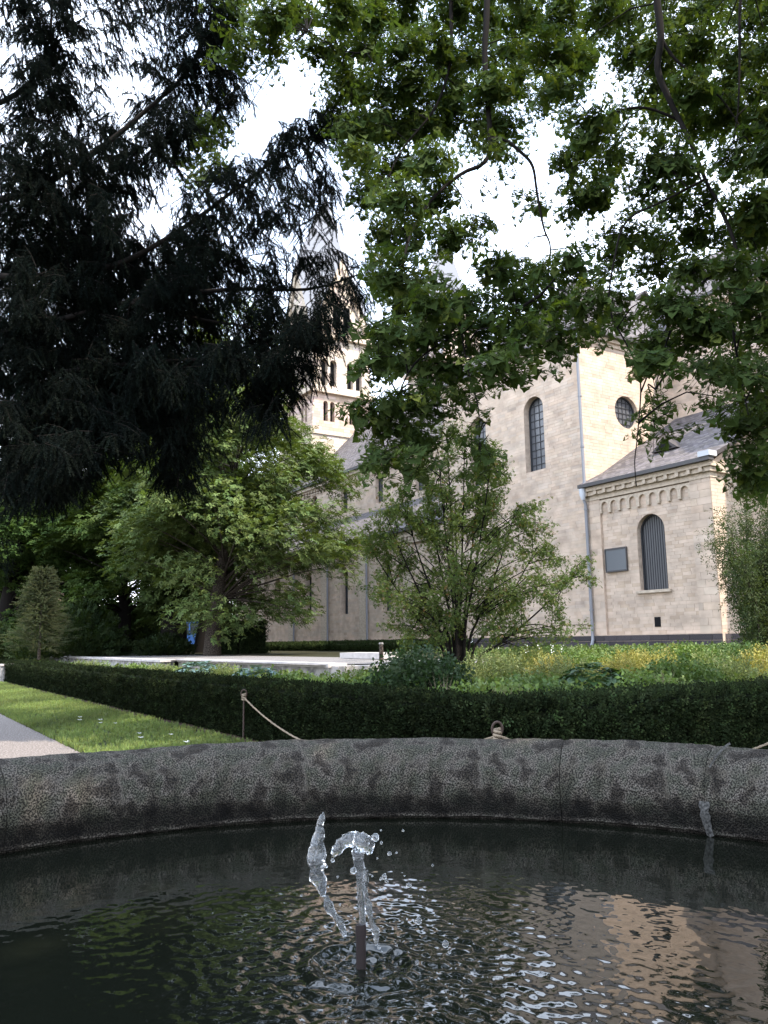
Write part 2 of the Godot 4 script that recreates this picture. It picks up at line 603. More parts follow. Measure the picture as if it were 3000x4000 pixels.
func make_church() -> void:
	church = thing("church", Vector3(6.9, 0.88, -27.1), "long pale stone church with grey slate roofs and twin west towers behind the garden", "church")
	church.rotation.y = -deg_to_rad(57.5)
	for i in 4:
		var g := Geo.new()
		var tn: float = [0.86, 0.93, 1.0, 1.05][i]
		g.col = Color(tn * [1.02, 0.99, 1.0, 1.02][i], tn, tn * [0.96, 1.01, 1.0, 0.97][i])
		g.box(Transform3D(), Vector3(-0.5, -0.5, -0.5), Vector3(0.5, 0.5, 0.5))
		block_meshes.append(g.mesh())
	var pl := []
	for i in 3:
		var g := Geo.new()
		g.col = grey([0.75, 1.0, 1.35][i])
		g.box(Transform3D(), Vector3(-0.5, -0.5, -0.5), Vector3(0.5, 0.5, 0.5))
		pl.append(g.mesh())
	meshes.plinth = pl
	var front := plane_front(0.0)
	var rec := plane_front(-0.09)
	# --- the low chapel on the right
	var cw := {"u": 2.56, "w": 1.06, "sill": 1.76, "top": 4.14}
	var g := Geo.new()
	wall_face(g, rec, 0.62, 4.16, 0.38, 4.9, [cw], 0.32)
	obj("chapel_wall", g.mesh(), M.mortar, church)
	courses(rec, 0.62, 4.16, 0.40, 4.9, [cw], 0.108, 0.34, 300)
	window_in(rec, cw, 0.22, M.grille, 11, 0, 0.10, 0.005)
	# corner strips
	g = Geo.new()
	g.box(front, Vector3(0.0, 0.38, -0.3), Vector3(0.62, 5.0, -0.002))
	obj("corner_strip", g.mesh(), M.mortar, church)
	courses(front, 0.0, 0.62, 0.40, 5.0, [], 0.215, 0.4)
	g = Geo.new()
	g.box(front, Vector3(4.16, 0.38, -0.3), Vector3(4.87, 5.0, -0.002))
	obj("corner_strip", g.mesh(), M.mortar, church)
	courses(front, 4.16, 4.86, 0.40, 5.0, [], 0.215, 0.42)
	arch_row(rec, 0.62, 4.16, 9, 4.42, 4.86, 0.085, 0.30)
	part_box("string_course", front, Vector3(0.0, 4.9, -0.3), Vector3(4.9, 5.06, 0.03), M.trim)
	part_box("cornice", front, Vector3(-0.0, 5.064, -0.3), Vector3(4.98, 5.2, 0.12), M.trim)
	part_box("cornice", front, Vector3(-0.0, 5.203, -0.3), Vector3(5.04, 5.34, 0.2), M.trim)
	part_box("gutter", front, Vector3(-0.02, 5.343, 0.1), Vector3(5.12, 5.46, 0.34), M.gutter)
	for i in 12:
		part_box("eaves_bracket", front, Vector3(0.12 + i * 0.41, 5.068, 0.122), Vector3(0.24 + i * 0.41, 5.2, 0.19), M.trim)
	# right end of the chapel
	var side := plane_side(4.87)
	g = Geo.new()
	wall_face(g, side, 0.0, 5.0, 0.38, 5.3, [], 0.2)
	g.quad(side * Vector3(0, 5.3, 0), side * Vector3(5, 8.2, 0), side * Vector3(5, 5.3, 0), side * Vector3(5, 5.3, 0))
	obj("chapel_wall", g.mesh(), M.mortar, church)
	courses(side, 0.005, 5.0, 0.40, 5.0, [], 0.108, 0.34)
	part_box("cornice", side, Vector3(0.0, 5.062, 0.0), Vector3(1.0, 5.2, 0.11), M.trim)
	arch_row(side, 0.7, 4.7, 10, 4.42, 4.86, 0.06, 0.3)
	# roof of the chapel: a gentle kick at the eaves, then steeper
	var slope := [[0.32, 5.46], [-0.9, 6.02], [-2.4, 6.93], [-5.1, 8.55]]
	for i in 3:
		roof_slab("chapel_roof", Vector3(-0.0, slope[i][1], slope[i][0]), Vector3(5.08, slope[i][1], slope[i][0]), Vector3(5.08, slope[i + 1][1], slope[i + 1][0]), Vector3(-0.0, slope[i + 1][1], slope[i + 1][0]))
	# triangular roof vent
	g = Geo.new()
	g.extrude(Transform3D(Basis(), Vector3(2.25, 6.53, -1.42)), PackedVector2Array([Vector2(-0.52, -0.10), Vector2(0.52, -0.10), Vector2(0, 0.30)]), -1.1, 0.0)
	var vent := obj("roof_vent", g.mesh(), M.slate, church)
	g = Geo.new()
	g.extrude(Transform3D(Basis(), Vector3(2.25, 6.53, -1.42)), PackedVector2Array([Vector2(-0.33, -0.07), Vector2(0.33, -0.07), Vector2(0, 0.23)]), 0.003, 0.012)
	obj("opening", g.mesh(), M.void_dark, vent)
	g = Geo.new()
	g.box(Transform3D(), Vector3(4.78, 5.463, 0.0), Vector3(5.16, 5.62, 0.37))
	obj("lead_hip_cap", g.mesh(), M.lead_white, church)
	# small square opening low in the chapel wall
	g = Geo.new()
	g.box(rec, Vector3(2.50, 0.62, 0.006), Vector3(2.72, 0.92, 0.026))
	obj("air_vent", g.mesh(), M.void_dark, church)
	plinth(front, 0.0, 4.95)
	plinth(side, 0.0, 4.0)
	# --- the tall transept
	var tw := {"u": -2.35, "w": 1.04, "sill": 6.45, "top": 9.28}
	var tw2 := {"u": -5.65, "w": 1.04, "sill": 6.45, "top": 9.28}
	g = Geo.new()
	wall_face(g, front, -8.0, 0.0, 0.38, 10.75, [tw2, tw], 0.40)
	obj("transept_wall", g.mesh(), M.mortar, church)
	courses(front, -8.0, -0.005, 0.40, 10.75, [tw2, tw], 0.115, 0.38)
	window_in(front, tw, 0.30, M.glass_dark, 3, 9)
	window_in(front, tw2, 0.30, M.glass_dark, 3, 9)
	var tside := plane_side(0.0)
	var rose := {"u": 2.36, "v": 8.42, "w": 1.22, "round": true}
	g = Geo.new()
	wall_face(g, tside, 0.0, 9.0, 4.0, 10.75, [rose], 0.30)
	obj("transept_wall", g.mesh(), M.mortar, church)
	courses(tside, 0.005, 9.0, 5.2, 10.75, [rose], 0.115, 0.38)
	window_in(tside, rose, 0.2, M.glass_dark, 5, 5)
	g = Geo.new()
	wall_face(g, plane_side(0.0), 0.0, 0.0, 0.0, 0.0, [], 0.0)
	part_box("eaves_band", front, Vector3(-8.05, 10.754, -0.3), Vector3(0.05, 10.9, 0.06), M.trim)
	part_box("eaves_band", front, Vector3(-8.1, 10.903, -0.3), Vector3(0.14, 11.04, 0.15), M.trim)
	part_box("gutter", front, Vector3(-8.15, 11.043, 0.02), Vector3(0.3, 11.17, 0.3), M.gutter)
	part_box("eaves_band", tside, Vector3(0.3, 10.754, -0.3), Vector3(9.0, 10.9, 0.06), M.trim)
	part_box("eaves_band", tside, Vector3(0.3, 10.903, -0.3), Vector3(9.0, 11.04, 0.15), M.trim)
	part_box("gutter", tside, Vector3(-0.02, 11.043, 0.02), Vector3(9.0, 11.17, 0.3), M.gutter)
	roof_slab("transept_roof", Vector3(-8.2, 11.17, 0.3), Vector3(0.3, 11.17, 0.3), Vector3(-3.6, 15.4, -3.9), Vector3(-4.4, 15.4, -3.9))
	roof_slab("transept_roof", Vector3(0.3, 11.17, 0.3), Vector3(0.3, 11.17, -9.0), Vector3(-3.6, 15.4, -9.0), Vector3(-3.6, 15.4, -3.9))
	roof_slab("transept_roof", Vector3(-8.2, 11.17, -9.0), Vector3(-8.2, 11.17, 0.3), Vector3(-4.4, 15.4, -3.9), Vector3(-4.4, 15.4, -9.0))
	plinth(front, -8.0, 0.0)
	# downpipe in the corner
	g = Geo.new()
	g.tube([Vector3(0.10, 11.0, 0.12), Vector3(0.09, 5.6, 0.10), Vector3(0.09, 5.1, 0.24), Vector3(0.09, 4.8, 0.10), Vector3(0.09, 0.5, 0.10), Vector3(0.16, 0.25, 0.18), Vector3(0.24, 0.05, 0.34)], [0.055, 0.055, 0.055, 0.055, 0.055, 0.055, 0.055], 10)
	var pipe := obj("downpipe", g.mesh(), M.lead, church)
	for y in [1.2, 2.9, 4.6, 6.8, 8.6, 10.3]:
		g = Geo.new()
		g.tube([Vector3(0.095, y, 0.10), Vector3(0.095, y + 0.06, 0.10)], [0.072, 0.072], 10)
		obj("pipe_clip", g.mesh(), M.lead, pipe)
	g = Geo.new()
	g.tube([Vector3(0.095, 5.32, 0.22), Vector3(0.095, 5.1, 0.22), Vector3(0.095, 4.95, 0.2)], [0.13, 0.11, 0.06], 8)
	obj("rainwater_head", g.mesh(), M.lead_white, pipe)
	# --- the aisle on the left: five bays
	var bays := [-28.75, -24.75, -20.75, -16.74, -12.75]
	var holes := []
	for u in bays:
		holes.append({"u": u, "w": 0.80, "sill": 1.70, "top": 4.10})
	g = Geo.new()
	wall_face(g, front, -31.0, -8.0, 0.38, 4.95, holes, 0.45)
	obj("aisle_wall", g.mesh(), M.mortar, church)
	courses(front, -31.0, -8.0, 0.40, 4.95, holes, 0.125, 0.42)
	for h in holes:
		window_in(front, h, 0.36, M.glass_dark, 2, 5)
	for k in 6:
		var u := -31.0 + 0.25 + k * 4.0
		part_box("pilaster", front, Vector3(u - 0.3, 0.38, 0.004), Vector3(u + 0.3, 4.62, 0.11), M.trim)
		part_box("pilaster_edge", front, Vector3(u - 0.42, 0.38, 0.003), Vector3(u - 0.304, 4.6, 0.06), M.trim)
		if k < 5:
			arch_row(front, u + 0.30, u + 3.7, 10, 4.22, 4.66, 0.10, 0.32)
			g = Geo.new()
			g.tube([Vector3(u + 0.43, 4.9, 0.12), Vector3(u + 0.43, 0.3, 0.12)], [0.05, 0.05], 8)
			if k > 1:
				obj("downpipe", g.mesh(), M.lead, church)
	part_box("eaves_band", front, Vector3(-31.0, 4.664, -0.2), Vector3(-8.0, 4.95, 0.13), M.trim)
	part_box("cornice", front, Vector3(-31.0, 4.953, -0.2), Vector3(-8.0, 5.2, 0.22), M.trim)
	for i in 74:
		part_box("eaves_bracket", front, Vector3(-30.7 + i * 0.31, 4.80, 0.133), Vector3(-30.56 + i * 0.31, 4.95, 0.2), M.trim)
	part_box("gutter", front, Vector3(-31.0, 5.203, 0.0), Vector3(-8.0, 5.34, 0.36), M.gutter)
	roof_slab("aisle_roof", Vector3(-31.2, 5.36, 0.34), Vector3(-8.0, 5.36, 0.34), Vector3(-8.0, 7.87, -4.0), Vector3(-31.2, 7.87, -4.0))
	plinth(front, -31.0, -8.0)
	# --- nave wall above the aisle
	var cl := plane_front(-4.0)
	holes = []
	for u in [-27.7, -23.7, -19.6, -15.5, -11.4]:
		holes.append({"u": u, "w": 0.82, "sill": 8.25, "top": 9.95})
	g = Geo.new()
	wall_face(g, cl, -31.0, -8.0, 7.0, 10.5, holes, 0.35)
	obj("nave_wall", g.mesh(), M.mortar, church)
	courses(cl, -31.0, -8.0, 7.8, 10.1, holes, 0.125, 0.42)
	for h in holes:
		window_in(cl, h, 0.28, M.glass_dark, 2, 4)
	arch_row(cl, -30.8, -8.2, 56, 10.0, 10.38, 0.10, 0.35)
	part_box("cornice", cl, Vector3(-31.0, 10.384, -0.2), Vector3(-8.0, 10.6, 0.22), M.trim)
	part_box("gutter", cl, Vector3(-31.0, 10.603, 0.0), Vector3(-8.0, 10.74, 0.36), M.gutter)
	roof_slab("nave_roof", Vector3(-31.2, 10.76, -3.65), Vector3(-8.0, 10.76, -3.65), Vector3(-4.0, 16.3, -9.0), Vector3(-31.2, 16.3, -9.0))
	roof_slab("nave_roof", Vector3(-31.2, 10.76, -14.35), Vector3(-4.0, 10.76, -14.35), Vector3(-4.0, 16.3, -9.0), Vector3(-31.2, 16.3, -9.0))
	part_box("nave_wall", plane_front(-14.0), Vector3(-31.0, 0.0, -0.4), Vector3(14.0, 10.7, 0.0), M.mortar)
	# --- choir behind the chapel
	var ch := plane_front(-5.1)
	g = Geo.new()
	wall_face(g, ch, 0.0, 13.0, 0.38, 12.4, [{"u": 6.6, "w": 1.0, "sill": 6.0, "top": 8.9}], 0.3)
	obj("choir_wall", g.mesh(), M.mortar, church)
	courses(ch, 0.0, 13.0, 5.4, 12.2, [{"u": 6.6, "w": 1.0, "sill": 6.0, "top": 8.9}], 0.115, 0.4)
	window_in(ch, {"u": 6.6, "w": 1.0, "sill": 6.0, "top": 8.9}, 0.24, M.glass_dark, 3, 8)
	part_box("cornice", ch, Vector3(0.02, 12.404, -0.2), Vector3(13.0, 12.7, 0.2), M.trim)
	part_box("gutter", ch, Vector3(0.02, 12.703, 0.0), Vector3(13.0, 12.83, 0.34), M.gutter)
	roof_slab("choir_roof", Vector3(0.0, 12.83, -4.75), Vector3(13.2, 12.83, -4.75), Vector3(13.2, 16.8, -9.5), Vector3(-3.0, 16.8, -9.5))
	# --- towers
	tower(Vector3(-31.4, 0, -6.9), 2.35, 14.9, 17.95, 22.1, 27.9)
	tower(Vector3(-31.4, 0, -18.2), 2.35, 14.9, 17.95, 22.1, 27.9)
	tower(Vector3(13.2, 0, -6.6), 2.2, 10.0, 13.2, 16.5, 20.4)
	var rest := obj("stonework", loose_blocks.mesh(), M.stone, church)
	rest.set_meta("kind", "stuff")
	# memorial plaque fixed to the chapel wall
	var pq := thing("wall_plaque", church.transform * Vector3(1.16, 2.82, -0.06), "dark square bronze plaque on the chapel wall left of the arched window", "plaque")
	pq.rotation.y = church.rotation.y
	g = Geo.new()
	g.box(Transform3D(), Vector3(-0.42, -0.34, 0.0), Vector3(0.42, 0.34, 0.035))
	obj("plate", g.mesh(), M.plaque_bronze, pq)
	g = Geo.new()
	for s in [[Vector3(-0.45, 0.342, 0.0), Vector3(0.45, 0.39, 0.06)], [Vector3(-0.45, -0.39, 0.0), Vector3(0.45, -0.342, 0.06)], [Vector3(-0.45, -0.341, 0.0), Vector3(-0.422, 0.341, 0.06)], [Vector3(0.422, -0.341, 0.0), Vector3(0.45, 0.341, 0.06)]]:
		g.box(Transform3D(), s[0], s[1])
	obj("frame", g.mesh(), M.gutter, pq)


func tower(at: Vector3, half: float, b1: float, b2: float, eave: float, gable: float) -> void:
	var body := Geo.new()
	var low := half + 0.22
	body.box(Transform3D(Basis(), at), Vector3(-low, -1.5, -low), Vector3(low, b1 - 0.004, low))
	var tw := obj("tower", body.mesh(), M.tower_stone, church)
	var faces := [Transform3D(Basis(Vector3(1, 0, 0), Vector3(0, 1, 0), Vector3(0, 0, 1)), at + Vector3(0, 0, half)), Transform3D(Basis(Vector3(0, 0, -1), Vector3(0, 1, 0), Vector3(1, 0, 0)), at + Vector3(half, 0, 0)),
		Transform3D(Basis(Vector3(-1, 0, 0), Vector3(0, 1, 0), Vector3(0, 0, -1)), at + Vector3(0, 0, -half)), Transform3D(Basis(Vector3(0, 0, 1), Vector3(0, 1, 0), Vector3(-1, 0, 0)), at + Vector3(-half, 0, 0))]
	for f in 4:
		var t: Transform3D = faces[f]
		var rows := []
		for x in [-1.05, 1.05]:
			rows.append([x - 0.27, b1 + 0.75, b1 + 2.2, 0.36]); rows.append([x + 0.27, b1 + 0.75, b1 + 2.2, 0.36])
		var up := []
		for x in [-1.05, 1.05]:
			up.append([x - 0.36, b2 + 0.3, b2 + 2.25, 0.52]); up.append([x + 0.36, b2 + 0.3, b2 + 2.25, 0.52])
		var gb := [[-0.42, eave + 0.5, eave + 2.3, 0.56], [0.42, eave + 0.5, eave + 2.3, 0.56]]
		for lvl in 2:
			var hs := []
			for r in ([rows, up][lvl]):
				hs.append({"u": r[0], "w": r[3], "sill": r[1], "top": r[2]})
			var g := Geo.new()
			wall_face(g, t, -half, half, [b1, b2][lvl], [b2, eave][lvl], hs, 0.4)
			obj("wall", g.mesh(), [M.red_stone, M.tower_stone][lvl], tw)
			for h in hs:
				var p := Geo.new()
				p.extrude(t, hole_outline(h), -0.42, -0.38)
				obj("belfry_opening", p.mesh(), M.void_dark, tw)
		var gg := Geo.new()
		gg.extrude(t, PackedVector2Array([Vector2(-half, eave), Vector2(half, eave), Vector2(0, gable)]), -0.3, 0.0)
		obj("gable", gg.mesh(), M.tower_stone, tw)
		for r in gb:
			var h := {"u": r[0], "w": r[3], "sill": r[1], "top": r[2]}
			var p := Geo.new()
			p.extrude(t, hole_outline(h), 0.003, 0.02)
			obj("belfry_opening", p.mesh(), M.void_dark, tw)
			p = Geo.new()
			p.box(t, Vector3(h.u - 0.36, h.sill - 0.1, 0.003), Vector3(h.u + 0.36, h.sill - 0.004, 0.1))
			obj("sill", p.mesh(), M.trim, tw)
		# raking stone edge of the gable
		for s in [-1.0, 1.0]:
			var e := Geo.new()
			e.extrude(t, PackedVector2Array([Vector2(s * (half + 0.12), eave), Vector2(s * half * 0.86, eave), Vector2(0, gable - 0.45), Vector2(0, gable + 0.25)]), 0.022, 0.16)
			obj("gable_edge", e.mesh(), M.trim, tw)
	for b in [b1, b2, eave]:
		var c := Geo.new()
		c.box(Transform3D(Basis(), at), Vector3(-half - 0.32, b - 0.32, -half - 0.32), Vector3(half + 0.32, b - 0.006, half + 0.32))
		obj("cornice", c.mesh(), M.trim, tw)
	var roof := Geo.new()
	var apex := at + Vector3(0, eave + 2 * (gable - eave), 0)
	var cor := [Vector3(1, 0, 1), Vector3(1, 0, -1), Vector3(-1, 0, -1), Vector3(-1, 0, 1)]
	var mid := [Vector3(0, 0, 1), Vector3(1, 0, 0), Vector3(0, 0, -1), Vector3(-1, 0, 0)]
	for i in 4:
		var q: Vector3 = at + cor[i] * (half + 0.25) + Vector3(0, eave, 0)
		var g0: Vector3 = at + mid[i] * (half + 0.25) + Vector3(0, gable + 0.3, 0)
		var g1: Vector3 = at + mid[(i + 1) % 4] * (half + 0.25) + Vector3(0, gable + 0.3, 0)
		roof.quad(q, g0, apex + Vector3(0, 0.6, 0), g1)
	obj("roof", roof.mesh(), M.lead, tw)


# ---------------------------------------------------------------- leaves
func leaf_blade(outline: Array, size: float, fold: float, tint := Color.WHITE) -> ArrayMesh:
	# outline: [half width, height] going up one side; blade grows along +y, faces +z
	var g := Geo.new()
	g.col = tint
	for s in [-1.0, 1.0]:
		for i in outline.size() - 1:
			var a: Array = outline[i]
			var b: Array = outline[i + 1]
			var pa := Vector3(s * a[0], a[1], fold * a[0] - 0.25 * a[1] * a[1]) * size
			var pb := Vector3(s * b[0], b[1], fold * b[0] - 0.25 * b[1] * b[1]) * size
			var ca := Vector3(0, minf(a[1], 0.55), -0.25 * pow(minf(a[1], 0.55), 2)) * size
			if s > 0: g.tri(ca, pb, pa)
			else: g.tri(ca, pa, pb)
	return g.mesh()


func plane_leaf(tint := Color.WHITE) -> ArrayMesh:
	return leaf_blade([[0.0, 0.0], [0.2, -0.08], [0.48, 0.05], [0.35, 0.22], [0.62, 0.46], [0.38, 0.52], [0.33, 0.72], [0.17, 0.80], [0.0, 0.96]], 1.0, 0.25, tint)


func sprig(count: int, leaf_len: float, leaf_wide: float, reach: float, flat: float, hang := 0.3, pairs := true) -> ArrayMesh:
	# a twig of simple pointed leaves along +y
	var g := Geo.new()
	for i in count:
		var f := (i + 0.5) / count
		var s := (1.0 if i % 2 == 0 else -1.0)
		var base := Vector3(rnd(-0.02, 0.02), f * reach, rnd(-1, 1) * reach * 0.12 * (1.0 - flat))
		var dir := Vector3(s * rnd(0.5, 1.0), rnd(0.2, 0.9), rnd(-1, 1) * (1.0 - flat)).normalized()
		if not pairs:
			dir = unit()
		dir = (dir + Vector3(0, 0, -hang)).normalized()
		var w := dir.cross(Vector3(rnd(-0.5, 0.5), rnd(-0.3, 0.3), 1)).normalized()
		var l := leaf_len * rnd(0.75, 1.2)
		var m := base + dir * l * 0.5 + w.cross(dir) * l * 0.06
		g.col = grey(rnd(0.8, 1.15))
		g.tri(base, m + w * leaf_wide * 0.5, m - w * leaf_wide * 0.5)
		g.tri(base + dir * l, m - w * leaf_wide * 0.5, m + w * leaf_wide * 0.5)
	return g.mesh()


func needle_string(length: float, count: int, nl: float, nw: float) -> ArrayMesh:
	# a drooping branchlet clothed in needles, hanging along +y
	var g := Geo.new()
	g.col = grey(0.6)
	g.quad(Vector3(-0.004, 0, 0), Vector3(-0.002, length, 0), Vector3(0.002, length, 0), Vector3(0.004, 0, 0))
	for i in count:
		var f := float(i) / count
		var an := i * 2.4
		var p := Vector3(0, f * length, 0)
		var dir := Vector3(cos(an), rnd(0.55, 1.1), sin(an)).normalized()
		var l := nl * rnd(0.7, 1.2) * (1.0 - 0.35 * f)
		var w := dir.cross(unit()).normalized() * nw * 0.5
		g.col = grey(rnd(0.75, 1.2))
		g.tri(p - w, p + dir * l, p + w)
	return g.mesh()


func tuft(count: int, high: float, wide: float, spread: float) -> ArrayMesh:
	var g := Geo.new()
	for i in count:
		var an := rnd(0, TAU)
		var p := Vector3(cos(an), 0, sin(an)) * rnd(0, spread * 0.4)
		var lean := Vector3(cos(an + rnd(-1, 1)), 0, sin(an + rnd(-1, 1))) * spread * rnd(0.2, 1.0)
		var w := Vector3(sin(an), 0, -cos(an)) * wide * 0.5
		var h := high * rnd(0.6, 1.1)
		g.col = grey(rnd(0.75, 1.15))
		var m := p + lean * 0.35 + Vector3(0, h * 0.6, 0)
		g.tri(p - w, m - w * 0.8, m + w * 0.8)
		g.tri(p - w, m + w * 0.8, p + w)
		g.tri(m - w * 0.8, p + lean + Vector3(0, h, 0), m + w * 0.8)
	return g.mesh()


func tone(c: Color, spread := 0.25) -> Color:
	var t := 1.0 + rnd(-spread, spread)
	return Color(c.r * t * rnd(0.9, 1.12), c.g * t, c.b * t * rnd(0.85, 1.1))


func bent(a: Vector3, b: Vector3, sag: float, steps: int, wob: float) -> Array:
	var out := []
	for i in steps + 1:
		var f := float(i) / steps
		var p := a.lerp(b, f) + Vector3(0, sag * sin(PI * f), 0)
		if i > 0 and i < steps:
			p += Vector3(rnd(-wob, wob), rnd(-wob, wob) * 0.5, rnd(-wob, wob))
		out.append(p)
	return out


func taper(r0: float, r1: float, n: int) -> Array:
	var out := []
	for i in n:
		out.append(lerpf(r0, r1, float(i) / (n - 1)))
	return out


# a tree with layered boughs: trunk, limbs and a crown of leaf sprays
func broad_tree(called: String, label: String, group: String, base: Vector3, tr: float, cc: Vector3, cr: Vector3, boughs: int, per: int, mesh: Mesh, col: Color, bark: Material, spray := 1.0, squash := 0.38, lo := -1.0) -> Node3D:
	var t := thing(called, base, label, "tree", group)
	var top := cc - base + Vector3(0, cr.y * 0.55, 0)
	var g := Geo.new()
	var line := bent(Vector3(0, -0.3, 0), top, 0.0, 7, tr * 0.5)
	line[0] = Vector3(0, -0.3, 0)
	g.tube(line, [tr * 1.35, tr, tr * 0.92, tr * 0.8, tr * 0.62, tr * 0.45, tr * 0.3, tr * 0.12], 10)
	obj("trunk", g.mesh(), bark, t)
	var limbs := Geo.new()
	var places := []
	var tints := []
	for i in boughs:
		var d := unit()
		d.y = clampf(d.y, lo, 1.0)
		var k := pow(rng.randf(), 0.4)
		var c := (cc - base) + Vector3(d.x * cr.x, d.y * cr.y, d.z * cr.z) * k
		var span := Vector2(c.x, c.z).length()
		var from := clampf((c.y - span * 0.35 - 0.3) / top.y, 0.27, 0.98)
		var start: Vector3 = line[0].lerp(top, from)
		limbs.tube(bent(start, c, 0.15 * span * 0.3, 3, 0.08), taper(maxf(0.015, tr * 0.22 * (1.0 - from * 0.6)), 0.012, 4), 5, false)
		var r := lerpf(0.7, 1.25, rng.randf()) * (cr.x + cr.z) * 0.13
		var out := Vector3(c.x, 0, c.z).normalized()
		var btone := rnd(0.8, 1.2)
		for j in per:
			var q := unit() * pow(rng.randf(), 0.5) * r
			q.y *= squash
			var p := c + q
			var y := (out + unit() * 0.7 + Vector3(0, -0.25, 0)).normalized()
			var x := y.cross(Vector3.UP).normalized()
			var tr3 := Transform3D(Basis(x, y, x.cross(y)).rotated(y, rnd(-0.6, 0.6)).scaled(Vector3.ONE * spray * rnd(0.75, 1.25)), p)
			places.append(tr3)
			tints.append(tone(col * btone))
	obj("limbs", limbs.mesh(), bark, t)
	scatter("crown", mesh, M.leaf_lime, places, tints, t)
	return t


# ---------------------------------------------------------------- ground
func rise_at(a: float, s: float) -> float:
	var low := rise(minf(s - 4.06, -4.8 - a) + 4.06)
	return lerpf(low, maxf(low, 0.74 if s > 7.25 else 0.0), clampf((-12.6 - a) / 1.2, 0.0, 1.0))


func rise(s: float) -> float:
	var pts := [[4.3, 0.0], [4.7, 0.32], [7.0, 0.42], [9.0, 0.50], [13.0, 0.58], [17.0, 0.70], [19.5, 0.86], [22.0, 0.88]]
	if s <= 4.3: return 0.0
	for i in pts.size() - 1:
		if s < pts[i + 1][0]:
			return lerpf(pts[i][1], pts[i + 1][1], (s - pts[i][0]) / (pts[i + 1][0] - pts[i][0]))
	return 0.88


func strip(called: String, a0: float, a1: float, s0: float, s1: float, h: float, mat: Material, label: String) -> void:
	var g := Geo.new()
	g.quad(site(a0, s0, h), site(a0, s1, h), site(a1, s1, h), site(a1, s0, h))
	struct(called, g.mesh(), mat, label)


func make_ground() -> void:
	var g := Geo.new()
	g.quad(Vector3(-1500, -0.02, -1500), Vector3(1500, -0.02, -1500), Vector3(1500, -0.02, 1500), Vector3(-1500, -0.02, 1500))
	struct("ground", g.mesh(), M.lawn_soil, "wide flat ground under the whole park")
	g = Geo.new()
	var ss := [4.3, 4.7, 5.5, 6.2, 7.2, 7.3, 8.0, 9.0, 11.0, 13.0, 15.0, 18.0, 22.0, 300.0]
	var aa := [-300.0, -30.0, -25.0, -23.0, -21.0, -18.75, -16.0, -13.85, -12.6, -11.7, -9.75, -8.7, -7.75, -6.9, -6.2, -5.45, -5.05]
	for i in ss.size() - 1:
		for j in aa.size() - 1:
			var q := []
			for w in [[0, 0], [0, 1], [1, 1], [1, 0]]:
				q.append(site(aa[j + w[0]], ss[i + w[1]], rise_at(aa[j + w[0]], ss[i + w[1]])))
			g.quad(q[0], q[1], q[2], q[3])
	struct("raised_ground", g.mesh(), M.bed_soil, "raised planting ground rising from the hedge to the church")
	strip("path", -70.0, 30.0, -2.6, 2.06, 0.0, M.gravel, "pinkish gravel path beside the lawn at the left")
	strip("lawn", -60.0, -3.6, 2.06, 4.02, 0.004, M.lawn_soil, "narrow mown lawn between gravel path and hedge")
	strip("soil_strip", -60.0, -3.2, 3.84, 4.06, 0.008, M.soil_red, "strip of bare reddish soil at the foot of the hedge")
	# grass
	var tm := tuft(7, 0.055, 0.006, 0.03)
	var places := []
	var tints := []
	for i in 26000:
		var a := -4.0 - 26.0 * pow(rng.randf(), 1.3)
		var s := rnd(2.04, 3.92)
		if s > 3.7 and rng.randf() < (s - 3.7) * 3.5: continue
		places.append(Transform3D(Basis(Vector3.UP, rnd(0, TAU)).scaled(Vector3.ONE * rnd(0.6, 1.25)), site(a, s, 0.004)))
		tints.append(tone(Color(0.17, 0.225, 0.065) * (0.85 + 0.3 * sin(a * 1.7 + s * 2.0) * sin(a * 0.6))))
	var gr := scatter("lawn_grass", tm, M.grass, places, tints, self)
	tag(gr, "short green grass of the lawn strip beside the path", "grass", "", "stuff")
	# fallen white petals
	var pm := tuft(4, 0.012, 0.022, 0.03)
	for q in [[-13.6, 2.93], [-12.9, 3.08], [-13.1, 2.82], [-12.2, 3.12], [-12.4, 2.96], [-10.6, 3.02], [-10.1, 2.9], [-10.2, 3.3], [-9.3, 3.2]]:
		var o := obj("white_petals", pm, M.petal)
		o.position = site(q[0], q[1], 0.045)
		o.scale = Vector3.ONE * rnd(0.8, 1.6)
		tag(o, "small tuft of fallen white petals lying on the lawn by the hedge", "petals", "white petals lying on the lawn")


